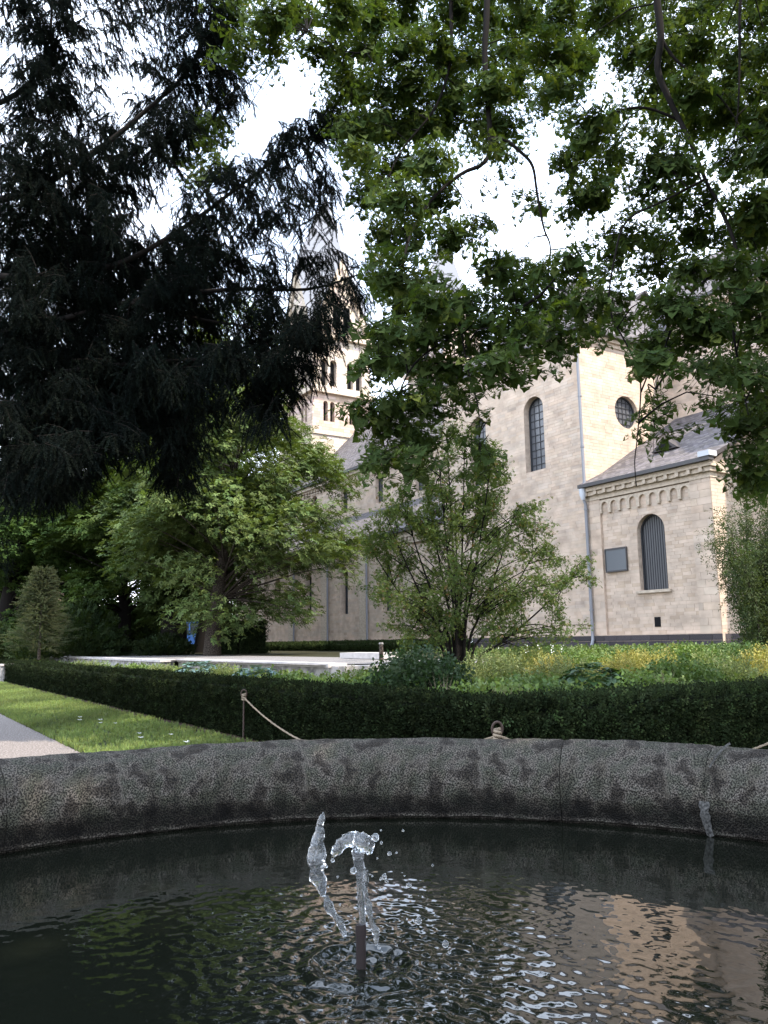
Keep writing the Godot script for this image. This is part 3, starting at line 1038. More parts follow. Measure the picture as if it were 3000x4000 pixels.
# ---------------------------------------------------------------- hedge
func make_hedge() -> void:
	var hd := thing("clipped_hedge", site(-4.8, 4.06), "long low clipped dark green hedge turning a corner behind the fountain", "hedge")
	var at := hd.position
	var g := Geo.new()
	var fr := func(a: float, s: float, h: float): return site(a, s, h) - at
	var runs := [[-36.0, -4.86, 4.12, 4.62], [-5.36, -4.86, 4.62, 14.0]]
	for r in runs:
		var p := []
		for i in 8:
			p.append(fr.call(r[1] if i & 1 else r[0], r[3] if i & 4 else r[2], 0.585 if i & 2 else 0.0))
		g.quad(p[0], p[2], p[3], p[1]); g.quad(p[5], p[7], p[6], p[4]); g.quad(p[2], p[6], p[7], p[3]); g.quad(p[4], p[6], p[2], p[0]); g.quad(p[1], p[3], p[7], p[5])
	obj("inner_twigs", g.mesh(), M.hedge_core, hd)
	var mesh := sprig(8, 0.026, 0.014, 0.06, 0.2, 0.1)
	var places := []
	var tints := []
	var lumps := FastNoiseLite.new()
	lumps.frequency = 1.1
	lumps.seed = 4
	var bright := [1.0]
	var put := func(a: float, s: float, h: float, out: Vector3):
		var stray := rnd(0.0, 0.07) if out.y > 0.5 and rng.randf() < 0.06 else 0.0
		var push := 0.02 + stray + 0.035 * lumps.get_noise_3d(a * 2.0, s * 2.0, h * 2.0)
		var p: Vector3 = fr.call(a, s, h) + out * (push + rnd(-0.02, 0.02))
		places.append(turned(out + unit() * 0.8, rnd(0, TAU), rnd(0.8, 1.35), p))
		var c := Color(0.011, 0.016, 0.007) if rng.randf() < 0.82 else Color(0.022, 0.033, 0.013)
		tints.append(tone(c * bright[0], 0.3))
	# left run: face towards the lawn and top
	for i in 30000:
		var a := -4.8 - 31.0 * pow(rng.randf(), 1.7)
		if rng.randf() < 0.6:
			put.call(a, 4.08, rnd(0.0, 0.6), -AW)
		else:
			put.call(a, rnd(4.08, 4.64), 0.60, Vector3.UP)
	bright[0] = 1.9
	# right run: face towards the fountain and top
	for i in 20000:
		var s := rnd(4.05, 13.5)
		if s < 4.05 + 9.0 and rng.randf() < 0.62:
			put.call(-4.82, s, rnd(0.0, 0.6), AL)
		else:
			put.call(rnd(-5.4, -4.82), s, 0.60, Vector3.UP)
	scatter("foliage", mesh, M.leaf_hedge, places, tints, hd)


# ---------------------------------------------------------------- terrace and things on it
func site_box(called: String, a0: float, a1: float, s0: float, s1: float, h0: float, h1: float, mat: Material, parent: Node) -> MeshInstance3D:
	var g := Geo.new()
	var t := Transform3D(Basis(AL, Vector3.UP, -AW), Vector3.ZERO)
	if parent != self:
		t.origin = -(parent as Node3D).position
	g.box(t, Vector3(a0, h0, -s1), Vector3(a1, h1, -s0))
	return obj(called, g.mesh(), mat, parent)


func make_terrace() -> void:
	strip("terrace_paving", -60.0, -13.3, 7.0, 11.2, 0.748, M.terrace_gravel, "pale sunlit paving on top of the terrace")
	var w := thing("retaining_wall", site(-28.0, 6.7), "low grey concrete terrace wall, the far left of the two", "wall")
	site_box("wall_body", -38.0, -21.9, 6.75, 7.1, 0.2, 0.70, M.concrete, w)
	site_box("coping", -38.0, -21.86, 6.70, 7.12, 0.702, 0.765, M.paving, w)
	w = thing("retaining_wall", site(-17.0, 7.2), "low grey concrete terrace wall, the nearer one ending in a sunlit white end", "wall")
	site_box("wall_body", -21.85, -13.25, 7.2, 7.5, 0.2, 0.70, M.concrete, w)
	site_box("coping", -21.85, -13.2, 7.15, 7.55, 0.702, 0.775, M.paving, w)
	site_box("end_block", -13.245, -12.95, 7.22, 10.8, 0.2, 0.73, M.paving, w)
	var b := thing("stone_slab", site(-17.1, 10.4), "white stone slab lying on the terrace beside a short post", "slab")
	site_box("slab", -18.2, -16.2, 10.2, 10.8, 0.76, 0.90, M.paving, b)
	site_box("foot", -17.9, -17.6, 10.3, 10.7, 0.745, 0.757, M.concrete, b)
	site_box("foot", -16.8, -16.5, 10.3, 10.7, 0.745, 0.757, M.concrete, b)
	b = thing("short_post", site(-15.9, 10.0, 0.745), "short dark post standing on the terrace by the white slab", "post")
	var g := Geo.new()
	g.tube([Vector3.ZERO, Vector3(0, 0.34, 0), Vector3(0, 0.36, 0)], [0.055, 0.05, 0.03], 8)
	obj("shaft", g.mesh(), M.bark, b)
	g = Geo.new()
	g.tube([Vector3(0, 0.361, 0), Vector3(0, 0.40, 0)], [0.06, 0.045], 8)
	obj("cap", g.mesh(), M.concrete, b)
	b = thing("stone_pillar", site(-30.9, 4.2), "small weathered grey stone pillar in a break at the far end of hedge", "pillar")
	site_box("shaft", -31.15, -30.6, 3.9, 4.35, 0.0, 0.52, M.concrete, b)
	site_box("cap", -31.19, -30.56, 3.86, 4.39, 0.522, 0.585, M.paving, b)
	# low hedge in front of the aisle
	var hd := thing("low_box_hedge", site(-30.0, 18.6, 0.86), "low dark box hedge running along the foot of the church aisle", "hedge")
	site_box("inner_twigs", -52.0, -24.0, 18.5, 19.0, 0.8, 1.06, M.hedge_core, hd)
	leaf_box(hd, -52.0, -24.0, 18.46, 19.04, 0.86, 1.1, 9000, Color(0.03, 0.045, 0.016), 1.6)
	hd = thing("clipped_block_hedge", at_ground(915, 36.0), "dark clipped block of hedge right of the lime tree trunk", "hedge")
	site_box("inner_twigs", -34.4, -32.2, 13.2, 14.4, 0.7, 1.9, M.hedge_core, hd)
	leaf_box(hd, -34.45, -32.15, 13.15, 14.45, 0.75, 1.95, 4000, Color(0.022, 0.034, 0.014), 2.0)


func at_ground(px: float, d: float) -> Vector3:   # a place d metres in front of the camera plane on the raised ground
	return Vector3((px - 1500.0) / 3139.0 * d, 0.8, -d)


func leaf_box(parent: Node3D, a0: float, a1: float, s0: float, s1: float, h0: float, h1: float, count: int, col: Color, size: float) -> void:
	if not meshes.has("hedge"):
		meshes.hedge = sprig(8, 0.03, 0.017, 0.07, 0.2, 0.1)
	var places := []
	var tints := []
	for i in count:
		var k := rng.randf()
		var p: Vector3
		var out: Vector3
		if k < 0.5:
			p = site(rnd(a0, a1), s0, rnd(h0, h1)); out = -AW
		elif k < 0.65:
			p = site(a1, rnd(s0, s1), rnd(h0, h1)); out = AL
		else:
			p = site(rnd(a0, a1), rnd(s0, s1), h1); out = Vector3.UP
		places.append(turned(out + unit() * 0.8, rnd(0, TAU), size * rnd(0.8, 1.3), p - parent.position + out * rnd(-0.02, 0.05)))
		tints.append(tone(col, 0.3))
	scatter("foliage", meshes.hedge, M.leaf_hedge, places, tints, parent)


# ---------------------------------------------------------------- bed plants
func bush(called: String, label: String, category: String, group: String, at: Vector3, rad: float, high: float, count: int, mesh: Mesh, col: Color, mat: Material, up := 0.6, size := 1.0, stems := true) -> Node3D:
	var t := thing(called, at, label, category, group)
	var places := []
	var tints := []
	for i in count:
		var d := unit()
		d.y = absf(d.y)
		var k := pow(rng.randf(), 0.45)
		var p := Vector3(d.x * rad, d.y * high, d.z * rad) * k
		places.append(turned((d + Vector3.UP * up + unit() * 0.5), rnd(0, TAU), size * rnd(0.7, 1.25), p))
		tints.append(tone(col, 0.28))
	if stems:
		var g := Geo.new()
		for i in 7:
			var an := TAU * i / 7 + rnd(-0.3, 0.3)
			var e := Vector3(cos(an) * rad * 0.6, high * rnd(0.5, 0.8), sin(an) * rad * 0.6)
			g.tube(bent(Vector3(cos(an), 0, sin(an)) * 0.03, e, 0.05, 3, 0.02), taper(0.009, 0.003, 4), 4, false)
		obj("stems", g.mesh(), M.bark, t)
	scatter("foliage", mesh, mat, places, tints, t)
	return t


func big_leaf_plant(called: String, label: String, group: String, at: Vector3, rad: float, high: float, count: int, wide: float, col: Color) -> Node3D:
	var t := thing(called, at, label, "plant", group)
	var kinds := []
	for i in 3:
		var k := 0.8 + 0.2 * i
		kinds.append(leaf_blade([[0.0, 0.0], [0.30, 0.12], [0.42, 0.36], [0.34, 0.66], [0.15, 0.88], [0.0, 1.0]], 1.0, 0.25, Color(col.r * k, col.g * k, col.b * k)))
	for i in count:
		var an := rnd(0, TAU)
		var k := sqrt(rng.randf())
		var out := Vector3(cos(an), 0, sin(an))
		var p := out * rad * k * 0.7 + Vector3(0, high * (1.0 - 0.6 * k * k), 0)
		var y := (out * (0.5 + k) + Vector3(0, 0.45 - 0.7 * k, 0)).normalized()
		var x := y.cross(Vector3.UP).normalized()
		var o := obj("leaf", kinds[i % 3], M.herb, t)
		o.transform = Transform3D(Basis(x, y, x.cross(y)).scaled(Vector3.ONE * wide * rnd(0.75, 1.2)), p)
	return t


# ---------------------------------------------------------------- fountain
const FC := Vector3(-0.01, 0, -1.15)      # centre of the basin
const JET := Vector3(-0.055, 0.55, -1.63)  # where the pipe leaves the water


func make_fountain() -> void:
	var f := thing("fountain_basin", FC, "round basin of dark weathered stone with a thick rounded rim", "fountain")
	# profile of the rim from the water up the inner face, over the top and down the outside: radius, height
	var prof := [[1.70, 0.40], [1.765, 0.50], [1.765, 0.545], [1.762, 0.552], [1.745, 0.560], [1.738, 0.59], [1.726, 0.63], [1.728, 0.67], [1.742, 0.71], [1.766, 0.745], [1.80, 0.774], [1.845, 0.793], [1.89, 0.801], [1.94, 0.797], [1.985, 0.775], [2.012, 0.74], [2.02, 0.69], [2.015, 0.62], [1.98, 0.57], [1.94, 0.55], [1.94, 0.0]]
	var fine := []
	for i in prof.size() - 1:
		var d := Vector2(prof[i + 1][0] - prof[i][0], prof[i + 1][1] - prof[i][1]).length()
		var k := maxi(1, int(d / 0.012)) if i < prof.size() - 2 else 4
		for j in k:
			fine.append(Vector2(lerpf(prof[i][0], prof[i + 1][0], float(j) / k), lerpf(prof[i][1], prof[i + 1][1], float(j) / k)))
	fine.append(Vector2(1.94, 0.0))
	var rough := FastNoiseLite.new()
	rough.frequency = 22.0
	rough.fractal_octaves = 3
	rough.seed = 3
	var wave := FastNoiseLite.new()
	wave.frequency = 2.2
	wave.seed = 8
	var joints := [-160.0, -118.0, -79.0, -40.0, 19.6, 34.5, 76.0, 115.0, 155.0, 200.0]
	for s in joints.size() - 1:
		var a0 := deg_to_rad(joints[s] + 0.03)
		var a1 := deg_to_rad(joints[s + 1] - (0.06 if s == 3 else 0.03))
		var mid: float = (joints[s] + joints[s + 1]) / 2.0
		var steps := maxi(6, int((a1 - a0) / (0.008 if absf(mid) < 65.0 else 0.04)))
		var cols := []
		for i in steps + 1:
			var an := lerpf(a0, a1, float(i) / steps)
			var dir := Vector3(sin(an), 0, -cos(an))
			var end := minf(i, steps - i) / 1.0
			var line := []
			for k in fine.size():
				var q: Vector2 = fine[k]
				var t: Vector2 = (fine[mini(k + 1, fine.size() - 1)] - fine[maxi(k - 1, 0)]).normalized()
				var m2 := Vector2(-t.y, t.x)
				var p := dir * q.x + Vector3(0, q.y, 0)
				var nn := dir * m2.x + Vector3(0, m2.y, 0)
				var bump := 0.004 * rough.get_noise_3dv(p) + 0.008 * wave.get_noise_3dv(p + Vector3(s * 7.0, 0, 0))
				if end < 1.0:
					bump -= 0.003 * (1.0 - end)
				var shade := 1.0
				# wet, mossy zone above the water line and pale crust on it
				var edge := 0.652 + 0.035 * wave.get_noise_2d(an * 4.0, 0.0) + 0.02 * wave.get_noise_2d(an * 24.0, 5.0)
				if q.x < 1.85 and q.y < edge:
					shade = lerpf(1.0, 0.22, clampf((edge - q.y) / 0.05, 0.0, 1.0))
				if q.x < 1.80 and q.y > 0.549 and q.y < 0.561:
					shade = 5.5 + 3.5 * wave.get_noise_2d(an * 14.0, 2.0)
				# drip stains running down the inner face
				if q.x < 1.86:
					var drip := rough.get_noise_3d(an * 2.6, q.y * 0.25, 3.0) * 0.6 + wave.get_noise_2d(an * 9.0, q.y * 1.5)
					shade *= 1.0 - 0.5 * clampf(drip * 1.6, 0.0, 1.0) * clampf((0.79 - q.y) / 0.07, 0.0, 1.0)
				line.append([p + nn * bump, shade, Vector2(an * 1.8, k * 0.0125)])
			cols.append(line)
		var g := Geo.new()
		for i in steps:
			for k in fine.size() - 1:
				var q := [cols[i][k], cols[i + 1][k], cols[i + 1][k + 1], cols[i][k + 1]]
				var m: Vector3 = (q[2][0] - q[0][0]).cross(q[1][0] - q[0][0]).normalized()
				for w in [0, 2, 1, 0, 3, 2]:
					g.col = Color(q[w][1] * 1.0, q[w][1], q[w][1] * (0.94 if q[w][1] < 0.9 else 1.0))
					g.vert(q[w][0], -m, q[w][2])
		for e in [0, steps]:   # ends of the stone at its joints
			var c0 := Vector3.ZERO
			for q in cols[e]:
				c0 += q[0]
			c0 /= fine.size()
			for k in fine.size() - 1:
				g.col = grey(0.5)
				if e == 0: g.tri(c0, cols[e][k + 1][0], cols[e][k][0])
				else: g.tri(c0, cols[e][k][0], cols[e][k + 1][0])
		obj("rim_stone", g.mesh(), M.basin_stone, f)
	# smooth body behind the joints, and floor
	var g := Geo.new()
	for i in 96:
		var a := TAU * i / 96
		var b := TAU * (i + 1) / 96
		var da := Vector3(sin(a), 0, -cos(a))
		var db := Vector3(sin(b), 0, -cos(b))
		var pr := [Vector2(1.80, 0.3), Vector2(1.80, 0.72), Vector2(1.86, 0.765), Vector2(1.93, 0.765), Vector2(1.96, 0.72), Vector2(1.90, 0.56), Vector2(1.90, 0.0)]
		for k in pr.size() - 1:
			g.quad(da * pr[k].x + Vector3(0, pr[k].y, 0), da * pr[k + 1].x + Vector3(0, pr[k + 1].y, 0), db * pr[k + 1].x + Vector3(0, pr[k + 1].y, 0), db * pr[k].x + Vector3(0, pr[k].y, 0))
		g.tri(Vector3(0, 0.3, 0), da * 1.80 + Vector3(0, 0.3, 0), db * 1.80 + Vector3(0, 0.3, 0))
	obj("basin_body", g.mesh(), M.basalt, f)
	# pale lime run-off over the joint on the right
	for run in [[34.5, 0.005, 0.74], [34.8, 0.012, 0.556]]:
		g = Geo.new()
		var an := deg_to_rad(run[0])
		var last := []
		for k in fine.size():
			var q: Vector2 = fine[k]
			if q.y < run[2] or q.x > 1.90 or (run[2] < 0.6 and q.y > 0.66): last = []; continue
			var dir := Vector3(sin(an), 0, -cos(an))
			var sideways := Vector3(cos(an), 0, sin(an))
			var t: Vector2 = (fine[mini(k + 1, fine.size() - 1)] - fine[maxi(k - 1, 0)]).normalized()
			var nn := dir * -t.y + Vector3(0, t.x, 0)
			var w: float = run[1] * (0.6 + 0.8 * absf(wave.get_noise_2d(k * 0.12, run[0]))) * (1.4 if q.y < 0.66 else 0.85)
			var sh := sideways * (0.008 * sin(k * 0.25) + maxf(0.0, q.x - 1.74) * 0.35)
			var p := dir * q.x + Vector3(0, q.y, 0) + nn * 0.009 + sh
			var now := [p - sideways * w, p + nn * 0.006, p + sideways * w]
			if last:
				g.quad(last[0], now[0], now[1], last[1]); g.quad(last[1], now[1], now[2], last[2])
			last = now
		obj("lime_streak", g.mesh(), M.lime_deposit, f)
	# water
	g = Geo.new()
	var cell := 0.0075
	var inside := func(x: float, z: float): return Vector2(x - FC.x, z - FC.z).length() < 1.766
	var nx := 330
	var nz := 310
	var x0 := -1.24
	var z0 := -2.94
	var drops := [[JET.x, JET.z, 1.0, 0.0], [-0.17, -1.72, 0.35, 1.3], [0.02, -1.66, 0.4, 2.2], [-0.10, -1.5, 0.25, 0.4], [0.25, -1.75, 0.14, 3.0], [0.14, -1.5, 0.2, 5.0]]
	var chop := FastNoiseLite.new()
	chop.frequency = 9.0
	chop.fractal_octaves = 2
	chop.seed = 31
	var swell := FastNoiseLite.new()
	swell.frequency = 3.0
	swell.seed = 12
	var hs := PackedFloat32Array()
	hs.resize((nx + 1) * (nz + 1))
	for j in nz + 1:
		for i in nx + 1:
			var x := x0 + i * cell
			var z := z0 + j * cell
			var h := 0.0
			for d in drops:
				var r := Vector2(x - d[0], z - d[1]).length()
				var k := TAU / (0.042 + 0.022 * r)
				h += d[2] * 0.00042 * exp(-r * 2.9) * sin(k * r + d[3] + 1.2 * swell.get_noise_2d(x * 2.0, z * 2.0)) / (0.5 + r)
			var rj := Vector2(x - JET.x, z - JET.z).length()
			h += 0.0056 * exp(-rj * 4.1) * chop.get_noise_2d(x * 3.0, z * 3.0) + 0.0004 * exp(-rj * 1.5) * chop.get_noise_2d(x, z)
			var rl := rj + 0.05 * swell.get_noise_2d(x * 1.2 + 9.0, z * 1.2)
			h += 0.0008 * exp(-rj * 1.1) * sin(TAU * rl / (0.10 + 0.05 * rj)) * (0.6 + 0.8 * swell.get_noise_2d(x * 1.5, z * 1.5 + 4.0))
			# dimple thrown up round the pipe
			h += 0.006 * exp(-pow((rj - 0.10) / 0.018, 2.0)) - 0.006 * exp(-pow(rj / 0.07, 2.0))
			hs[j * (nx + 1) + i] = h
	var nrm := func(i: int, j: int) -> Vector3:
		var l := hs[j * (nx + 1) + maxi(i - 1, 0)]
		var r := hs[j * (nx + 1) + mini(i + 1, nx)]
		var u := hs[maxi(j - 1, 0) * (nx + 1) + i]
		var w := hs[mini(j + 1, nz) * (nx + 1) + i]
		return Vector3((l - r) / (2 * cell), 1, (u - w) / (2 * cell)).normalized()
	var ns := []
	for j in nz + 1:
		var row := PackedVector3Array()
		for i in nx + 1:
			row.append(nrm.call(i, j))
		ns.append(row)
	for j in nz:
		for i in nx:
			var x := x0 + i * cell
			var z := z0 + j * cell
			if not inside.call(x + cell / 2, z + cell / 2): continue
			for w in [[0, 0], [1, 0], [1, 1], [0, 0], [1, 1], [0, 1]]:
				var ii: int = i + w[0]
				var jj: int = j + w[1]
				g.vert(Vector3(x0 + ii * cell, 0.55 + hs[jj * (nx + 1) + ii], z0 + jj * cell), ns[jj][ii])
	# calm remainder of the pool outside the finely rippled part
	var x1 := x0 + nx * cell
	var z1 := z0 + nz * cell
	for rect in [[-1.80, x0, -2.94, 0.66], [x1, 1.80, -2.94, 0.66], [x0, x1, z1, 0.66]]:
		var kx := 24
		var kz := 40
		for i in kx:
			for j in kz:
				var xa := lerpf(rect[0], rect[1], float(i) / kx)
				var xb := lerpf(rect[0], rect[1], float(i + 1) / kx)
				var za := lerpf(rect[2], rect[3], float(j) / kz)
				var zb := lerpf(rect[2], rect[3], float(j + 1) / kz)
				if inside.call((xa + xb) / 2, (za + zb) / 2):
					g.quad(Vector3(xa, 0.55, za), Vector3(xb, 0.55, za), Vector3(xb, 0.55, zb), Vector3(xa, 0.55, zb))
	struct("water", g.mesh(), M.water, "dark rippling water filling the stone basin")
	make_jet()


func blob_tube(pts: Array, radii: Array, sd: int, rough := 0.25) -> ArrayMesh:
	# an uneven thread of water
	var n := FastNoiseLite.new()
	n.seed = sd
	n.frequency = 28.0
	var c := Curve3D.new()
	for i in pts.size():
		var tan: Vector3 = (pts[mini(i + 1, pts.size() - 1)] - pts[maxi(i - 1, 0)]) * 0.17
		c.add_point(pts[i], -tan, tan)
	var steps := pts.size() * 7
	var sides := 14
	var rows := []
	for s in steps + 1:
		var f := float(s) / steps * (pts.size() - 1)
		var k := mini(int(f), pts.size() - 2)
		var p := c.sample(k, f - k)
		var r := lerpf(radii[k], radii[k + 1], smoothstep(0.0, 1.0, f - k))
		var dir := (c.sample(mini(k, pts.size() - 2), minf(f - k + 0.05, 1.0)) - c.sample(k, maxf(f - k - 0.05, 0.0))).normalized()
		var sx := dir.cross(Vector3(0.1, 0.2, 1)).normalized()
		var sy := dir.cross(sx)
		var row := []
		for i in sides:
			var an := TAU * i / sides
			var o := sx * cos(an) + sy * sin(an)
			var q := p + o * r
			row.append(q + o * r * rough * 2.0 * n.get_noise_3dv(q))
		rows.append(row)
	var st := SurfaceTool.new()
	st.begin(Mesh.PRIMITIVE_TRIANGLES)
	st.set_smooth_group(0)
	for s in steps:
		for i in sides:
			var j := (i + 1) % sides
			for q in [rows[s][i], rows[s + 1][i], rows[s][j], rows[s][j], rows[s + 1][i], rows[s + 1][j]]:
				st.add_vertex(q)
	for e in [0, steps]:
		var mid := Vector3.ZERO
		for q in rows[e]: mid += q
		mid /= sides
		for i in sides:
			var j := (i + 1) % sides
			if e == 0:
				for q in [mid, rows[e][i], rows[e][j]]: st.add_vertex(q)
			else:
				for q in [mid, rows[e][j], rows[e][i]]: st.add_vertex(q)
	st.generate_normals()
	return st.commit()


func make_jet() -> void:
	var t := thing("fountain_pipe", JET, "short reddish copper pipe rising out of the water", "pipe")
	var g := Geo.new()
	g.tube([Vector3(0, -0.2, 0), Vector3(0, 0.052, 0)], [0.0095, 0.0095], 14)
	obj("pipe", g.mesh(), M.copper, t)
	g = Geo.new()
	g.tube([Vector3(0, 0.0525, 0), Vector3(0, 0.068, 0), Vector3(0, 0.072, 0)], [0.0105, 0.0105, 0.009], 14)
	obj("nozzle", g.mesh(), M.copper, t)
	t = thing("water_jet", JET, "clear upright jet of water ending in a mushroom cap", "water jet")
	obj("column", blob_tube(at_list([[-0.0511, 0.5862, -1.6300], [-0.0517, 0.6270, -1.6300], [-0.0533, 0.6635, -1.6300], [-0.0549, 0.6957, -1.6300], [-0.0571, 0.7282, -1.6300], [-0.0593, 0.7562, -1.6300]]), [0.0065, 0.0062, 0.0068, 0.008, 0.010, 0.013], 1, 0.12), M.jet, t)
	obj("cap", blob_tube(at_list([[-0.1076, 0.7451, -1.6300], [-0.0987, 0.7590, -1.6300], [-0.0853, 0.7729, -1.6300], [-0.0680, 0.7773, -1.6300], [-0.0557, 0.7725, -1.6300], [-0.0459, 0.7677, -1.6300], [-0.0386, 0.7606, -1.6300], [-0.0362, 0.7489, -1.6300]]), [0.005, 0.011, 0.012, 0.014, 0.018, 0.018, 0.013, 0.006], 2, 0.35), M.jet, t)
	obj("falling_thread", blob_tube(at_list([[-0.0439, 0.7187, -1.6300], [-0.0466, 0.6956, -1.6300], [-0.0444, 0.6726, -1.6300], [-0.0397, 0.6519, -1.6300], [-0.0341, 0.6313, -1.6300], [-0.0281, 0.6085, -1.6300], [-0.0259, 0.5859, -1.6300]]), [0.004, 0.006, 0.005, 0.007, 0.005, 0.008, 0.004], 3, 0.4), M.jet, t)
	t = thing("falling_water", JET, "long falling blob of water left of the upright jet", "water")
	obj("thread", blob_tube(at_list([[-0.1262, 0.8267, -1.6300], [-0.1282, 0.8135, -1.6300], [-0.1322, 0.8017, -1.6300], [-0.1347, 0.7829, -1.6300], [-0.1381, 0.7572, -1.6300], [-0.1396, 0.7316, -1.6300], [-0.1372, 0.7107, -1.6300], [-0.1298, 0.6898, -1.6300], [-0.1264, 0.6737, -1.6300]]), [0.003, 0.008, 0.007, 0.013, 0.016, 0.016, 0.013, 0.010, 0.006], 4, 0.35), M.jet, t)
	obj("thread_tail", blob_tube(at_list([[-0.1216, 0.6736, -1.6300], [-0.1153, 0.6552, -1.6300], [-0.1056, 0.6414, -1.6300], [-0.0959, 0.6276, -1.6300], [-0.0897, 0.6139, -1.6300], [-0.0863, 0.6002, -1.6300]]), [0.004, 0.008, 0.006, 0.008, 0.005, 0.003], 5, 0.45), M.jet, t)
	var ball := SphereMesh.new()
	ball.radius = 0.5
	ball.height = 1.0
	ball.radial_segments = 14
	ball.rings = 8
	var told := ["largest round drop, high to the right of the water cap", "tiny drop just below right of the largest drop", "drop clinging left of the upright water column", "drop close to the right tip of the water cap"]
	var nth := 0
	for d in [[-0.024, 0.793, -1.567, 0.0130], [-0.014, 0.777, -1.595, 0.0051], [-0.065, 0.739, -1.553, 0.0119], [0.001, 0.749, -1.629, 0.0083], [0.036, 0.708, -1.570, 0.0100], [0.055, 0.624, -1.638, 0.0125], [0.102, 0.600, -1.588, 0.0121], [-0.084, 0.622, -1.582, 0.0091], [0.028, 0.793, -1.618, 0.0052], [-0.106, 0.745, -1.601, 0.0071], [-0.117, 0.738, -1.586, 0.0061], [0.014, 0.768, -1.557, 0.0040], [-0.009, 0.726, -1.559, 0.0089], [-0.005, 0.687, -1.675, 0.0075], [-0.014, 0.714, -1.593, 0.0061], [0.107, 0.595, -1.561, 0.0060], [-0.020, 0.600, -1.576, 0.0070], [0.050, 0.558, -1.618, 0.0072], [0.023, 0.533, -1.690, 0.0075], [0.081, 0.740, -1.578, 0.0040], [-0.033, 0.773, -1.671, 0.0024], [-0.033, 0.642, -1.618, 0.0024], [-0.115, 0.696, -1.608, 0.0025], [-0.023, 0.591, -1.663, 0.0044], [-0.012, 0.689, -1.605, 0.0041], [-0.031, 0.728, -1.558, 0.0038], [-0.045, 0.724, -1.627, 0.0029], [0.025, 0.621, -1.642, 0.0043], [-0.017, 0.700, -1.637, 0.0039], [-0.092, 0.670, -1.589, 0.0041], [-0.038, 0.698, -1.681, 0.0039], [-0.067, 0.735, -1.671, 0.0026], [0.013, 0.564, -1.689, 0.0048], [-0.038, 0.772, -1.612, 0.0038], [-0.101, 0.698, -1.667, 0.0046], [-0.016, 0.567, -1.651, 0.0022], [-0.047, 0.801, -1.575, 0.0027], [-0.063, 0.657, -1.554, 0.0044], [-0.014, 0.804, -1.574, 0.0034], [-0.017, 0.706, -1.567, 0.0029], [-0.070, 0.632, -1.560, 0.0027], [0.029, 0.716, -1.600, 0.0036], [-0.033, 0.702, -1.655, 0.0039], [-0.164, 0.686, -1.593, 0.0041], [-0.027, 0.775, -1.622, 0.0045], [-0.021, 0.760, -1.551, 0.0032]]:
		var o := obj("water_drop", ball, M.jet)
		o.position = Vector3(d[0], d[1], d[2])
		o.scale = Vector3(1, rnd(0.85, 1.3), 1) * d[3]
		nth += 1
		tag(o, told[nth - 1] if nth <= 4 else "small clear drop of water in the air around the jet", "water drop", "drops flying around the jet")


func at_list(p: Array) -> Array:
	var out := []
	for q in p:
		out.append(Vector3(q[0], q[1], q[2]) - JET)
	return out


# ---------------------------------------------------------------- rope fence
func make_ropes() -> void:
	var tops := [Vector3(-1.76, 0.50, -10.15), Vector3(0.765, 0.50, -5.75), Vector3(4.15, 0.52, -7.65)]
	var labels := ["thin rusty iron stake with a rope knot, standing at the lawn edge by the hedge", "thin rusty iron stake topped by a ring, behind the middle of the fountain rim", "thin rusty iron stake at the far right in front of the hedge"]
	for i in 3:
		var p: Vector3 = tops[i]
		var t := thing("rope_stake", Vector3(p.x, 0, p.z), labels[i], "stake", "iron stakes holding the rope")
		var g := Geo.new()
		g.tube([Vector3(0, -0.1, 0), Vector3(0, p.y, 0)], [0.011, 0.011], 8)
		obj("rod", g.mesh(), M.iron, t)
		g = Geo.new()
		var ring := []
		for k in 17:
			var an := TAU * k / 16
			ring.append(Vector3(cos(an) * 0.036, p.y + 0.045 + sin(an) * 0.048, sin(an) * 0.01))
		g.tube(ring, taper(0.009, 0.009, 17), 7, false)
		obj("eye", g.mesh(), M.iron, t)
		g = Geo.new()
		var kn := []
		for k in 19:
			var an := TAU * k / 6.0
			kn.append(Vector3(cos(an) * 0.022, p.y - 0.035 + k * 0.0045, sin(an) * 0.022))
		g.tube(kn, taper(0.012, 0.012, 19), 6)
		obj("knot", g.mesh(), M.rope, t)
	var names := ["pale rope sagging from the hedge-side stake towards the ringed stake", "pale rope sagging from the ringed stake towards the right edge"]
	for i in 2:
		var a: Vector3 = tops[i]
		var b: Vector3 = tops[i + 1]
		var g := Geo.new()
		for strand in 3:
			var line := []
			for k in 61:
				var f := k / 60.0
				var tw := f * 90.0 + strand * TAU / 3.0
				line.append(a.lerp(b, f) + Vector3(0, -(1.55 if i == 0 else 1.5) * f * (1.0 - f) * (1.0 if i == 0 else 0.95), 0) + Vector3(cos(tw) * 0.005, sin(tw) * 0.005, 0))
			for k in line.size():
				line[k].y = maxf(line[k].y, 0.02)
			g.tube(line, taper(0.0065, 0.0065, 61), 5)
		var o := obj("rope", g.mesh(), M.rope)
		tag(o, names[i], "rope", "ropes strung between the stakes")


# ---------------------------------------------------------------- large trees near the camera
func V(x: float, y: float, z: float) -> Vector3:
	return Vector3(x, y, z)


func nearest_on(limbs: Array, p: Vector3) -> Vector3:
	var best := Vector3.ZERO
	var far := 1e9
	for l in limbs:
		for i in l.size() - 1:
			var q := Geometry3D.get_closest_point_to_segment(p, l[i], l[i + 1])
			var d := q.distance_to(p) + 0.25 * maxf(0.0, p.y - q.y)
			if d < far:
				far = d
				best = q
	return best


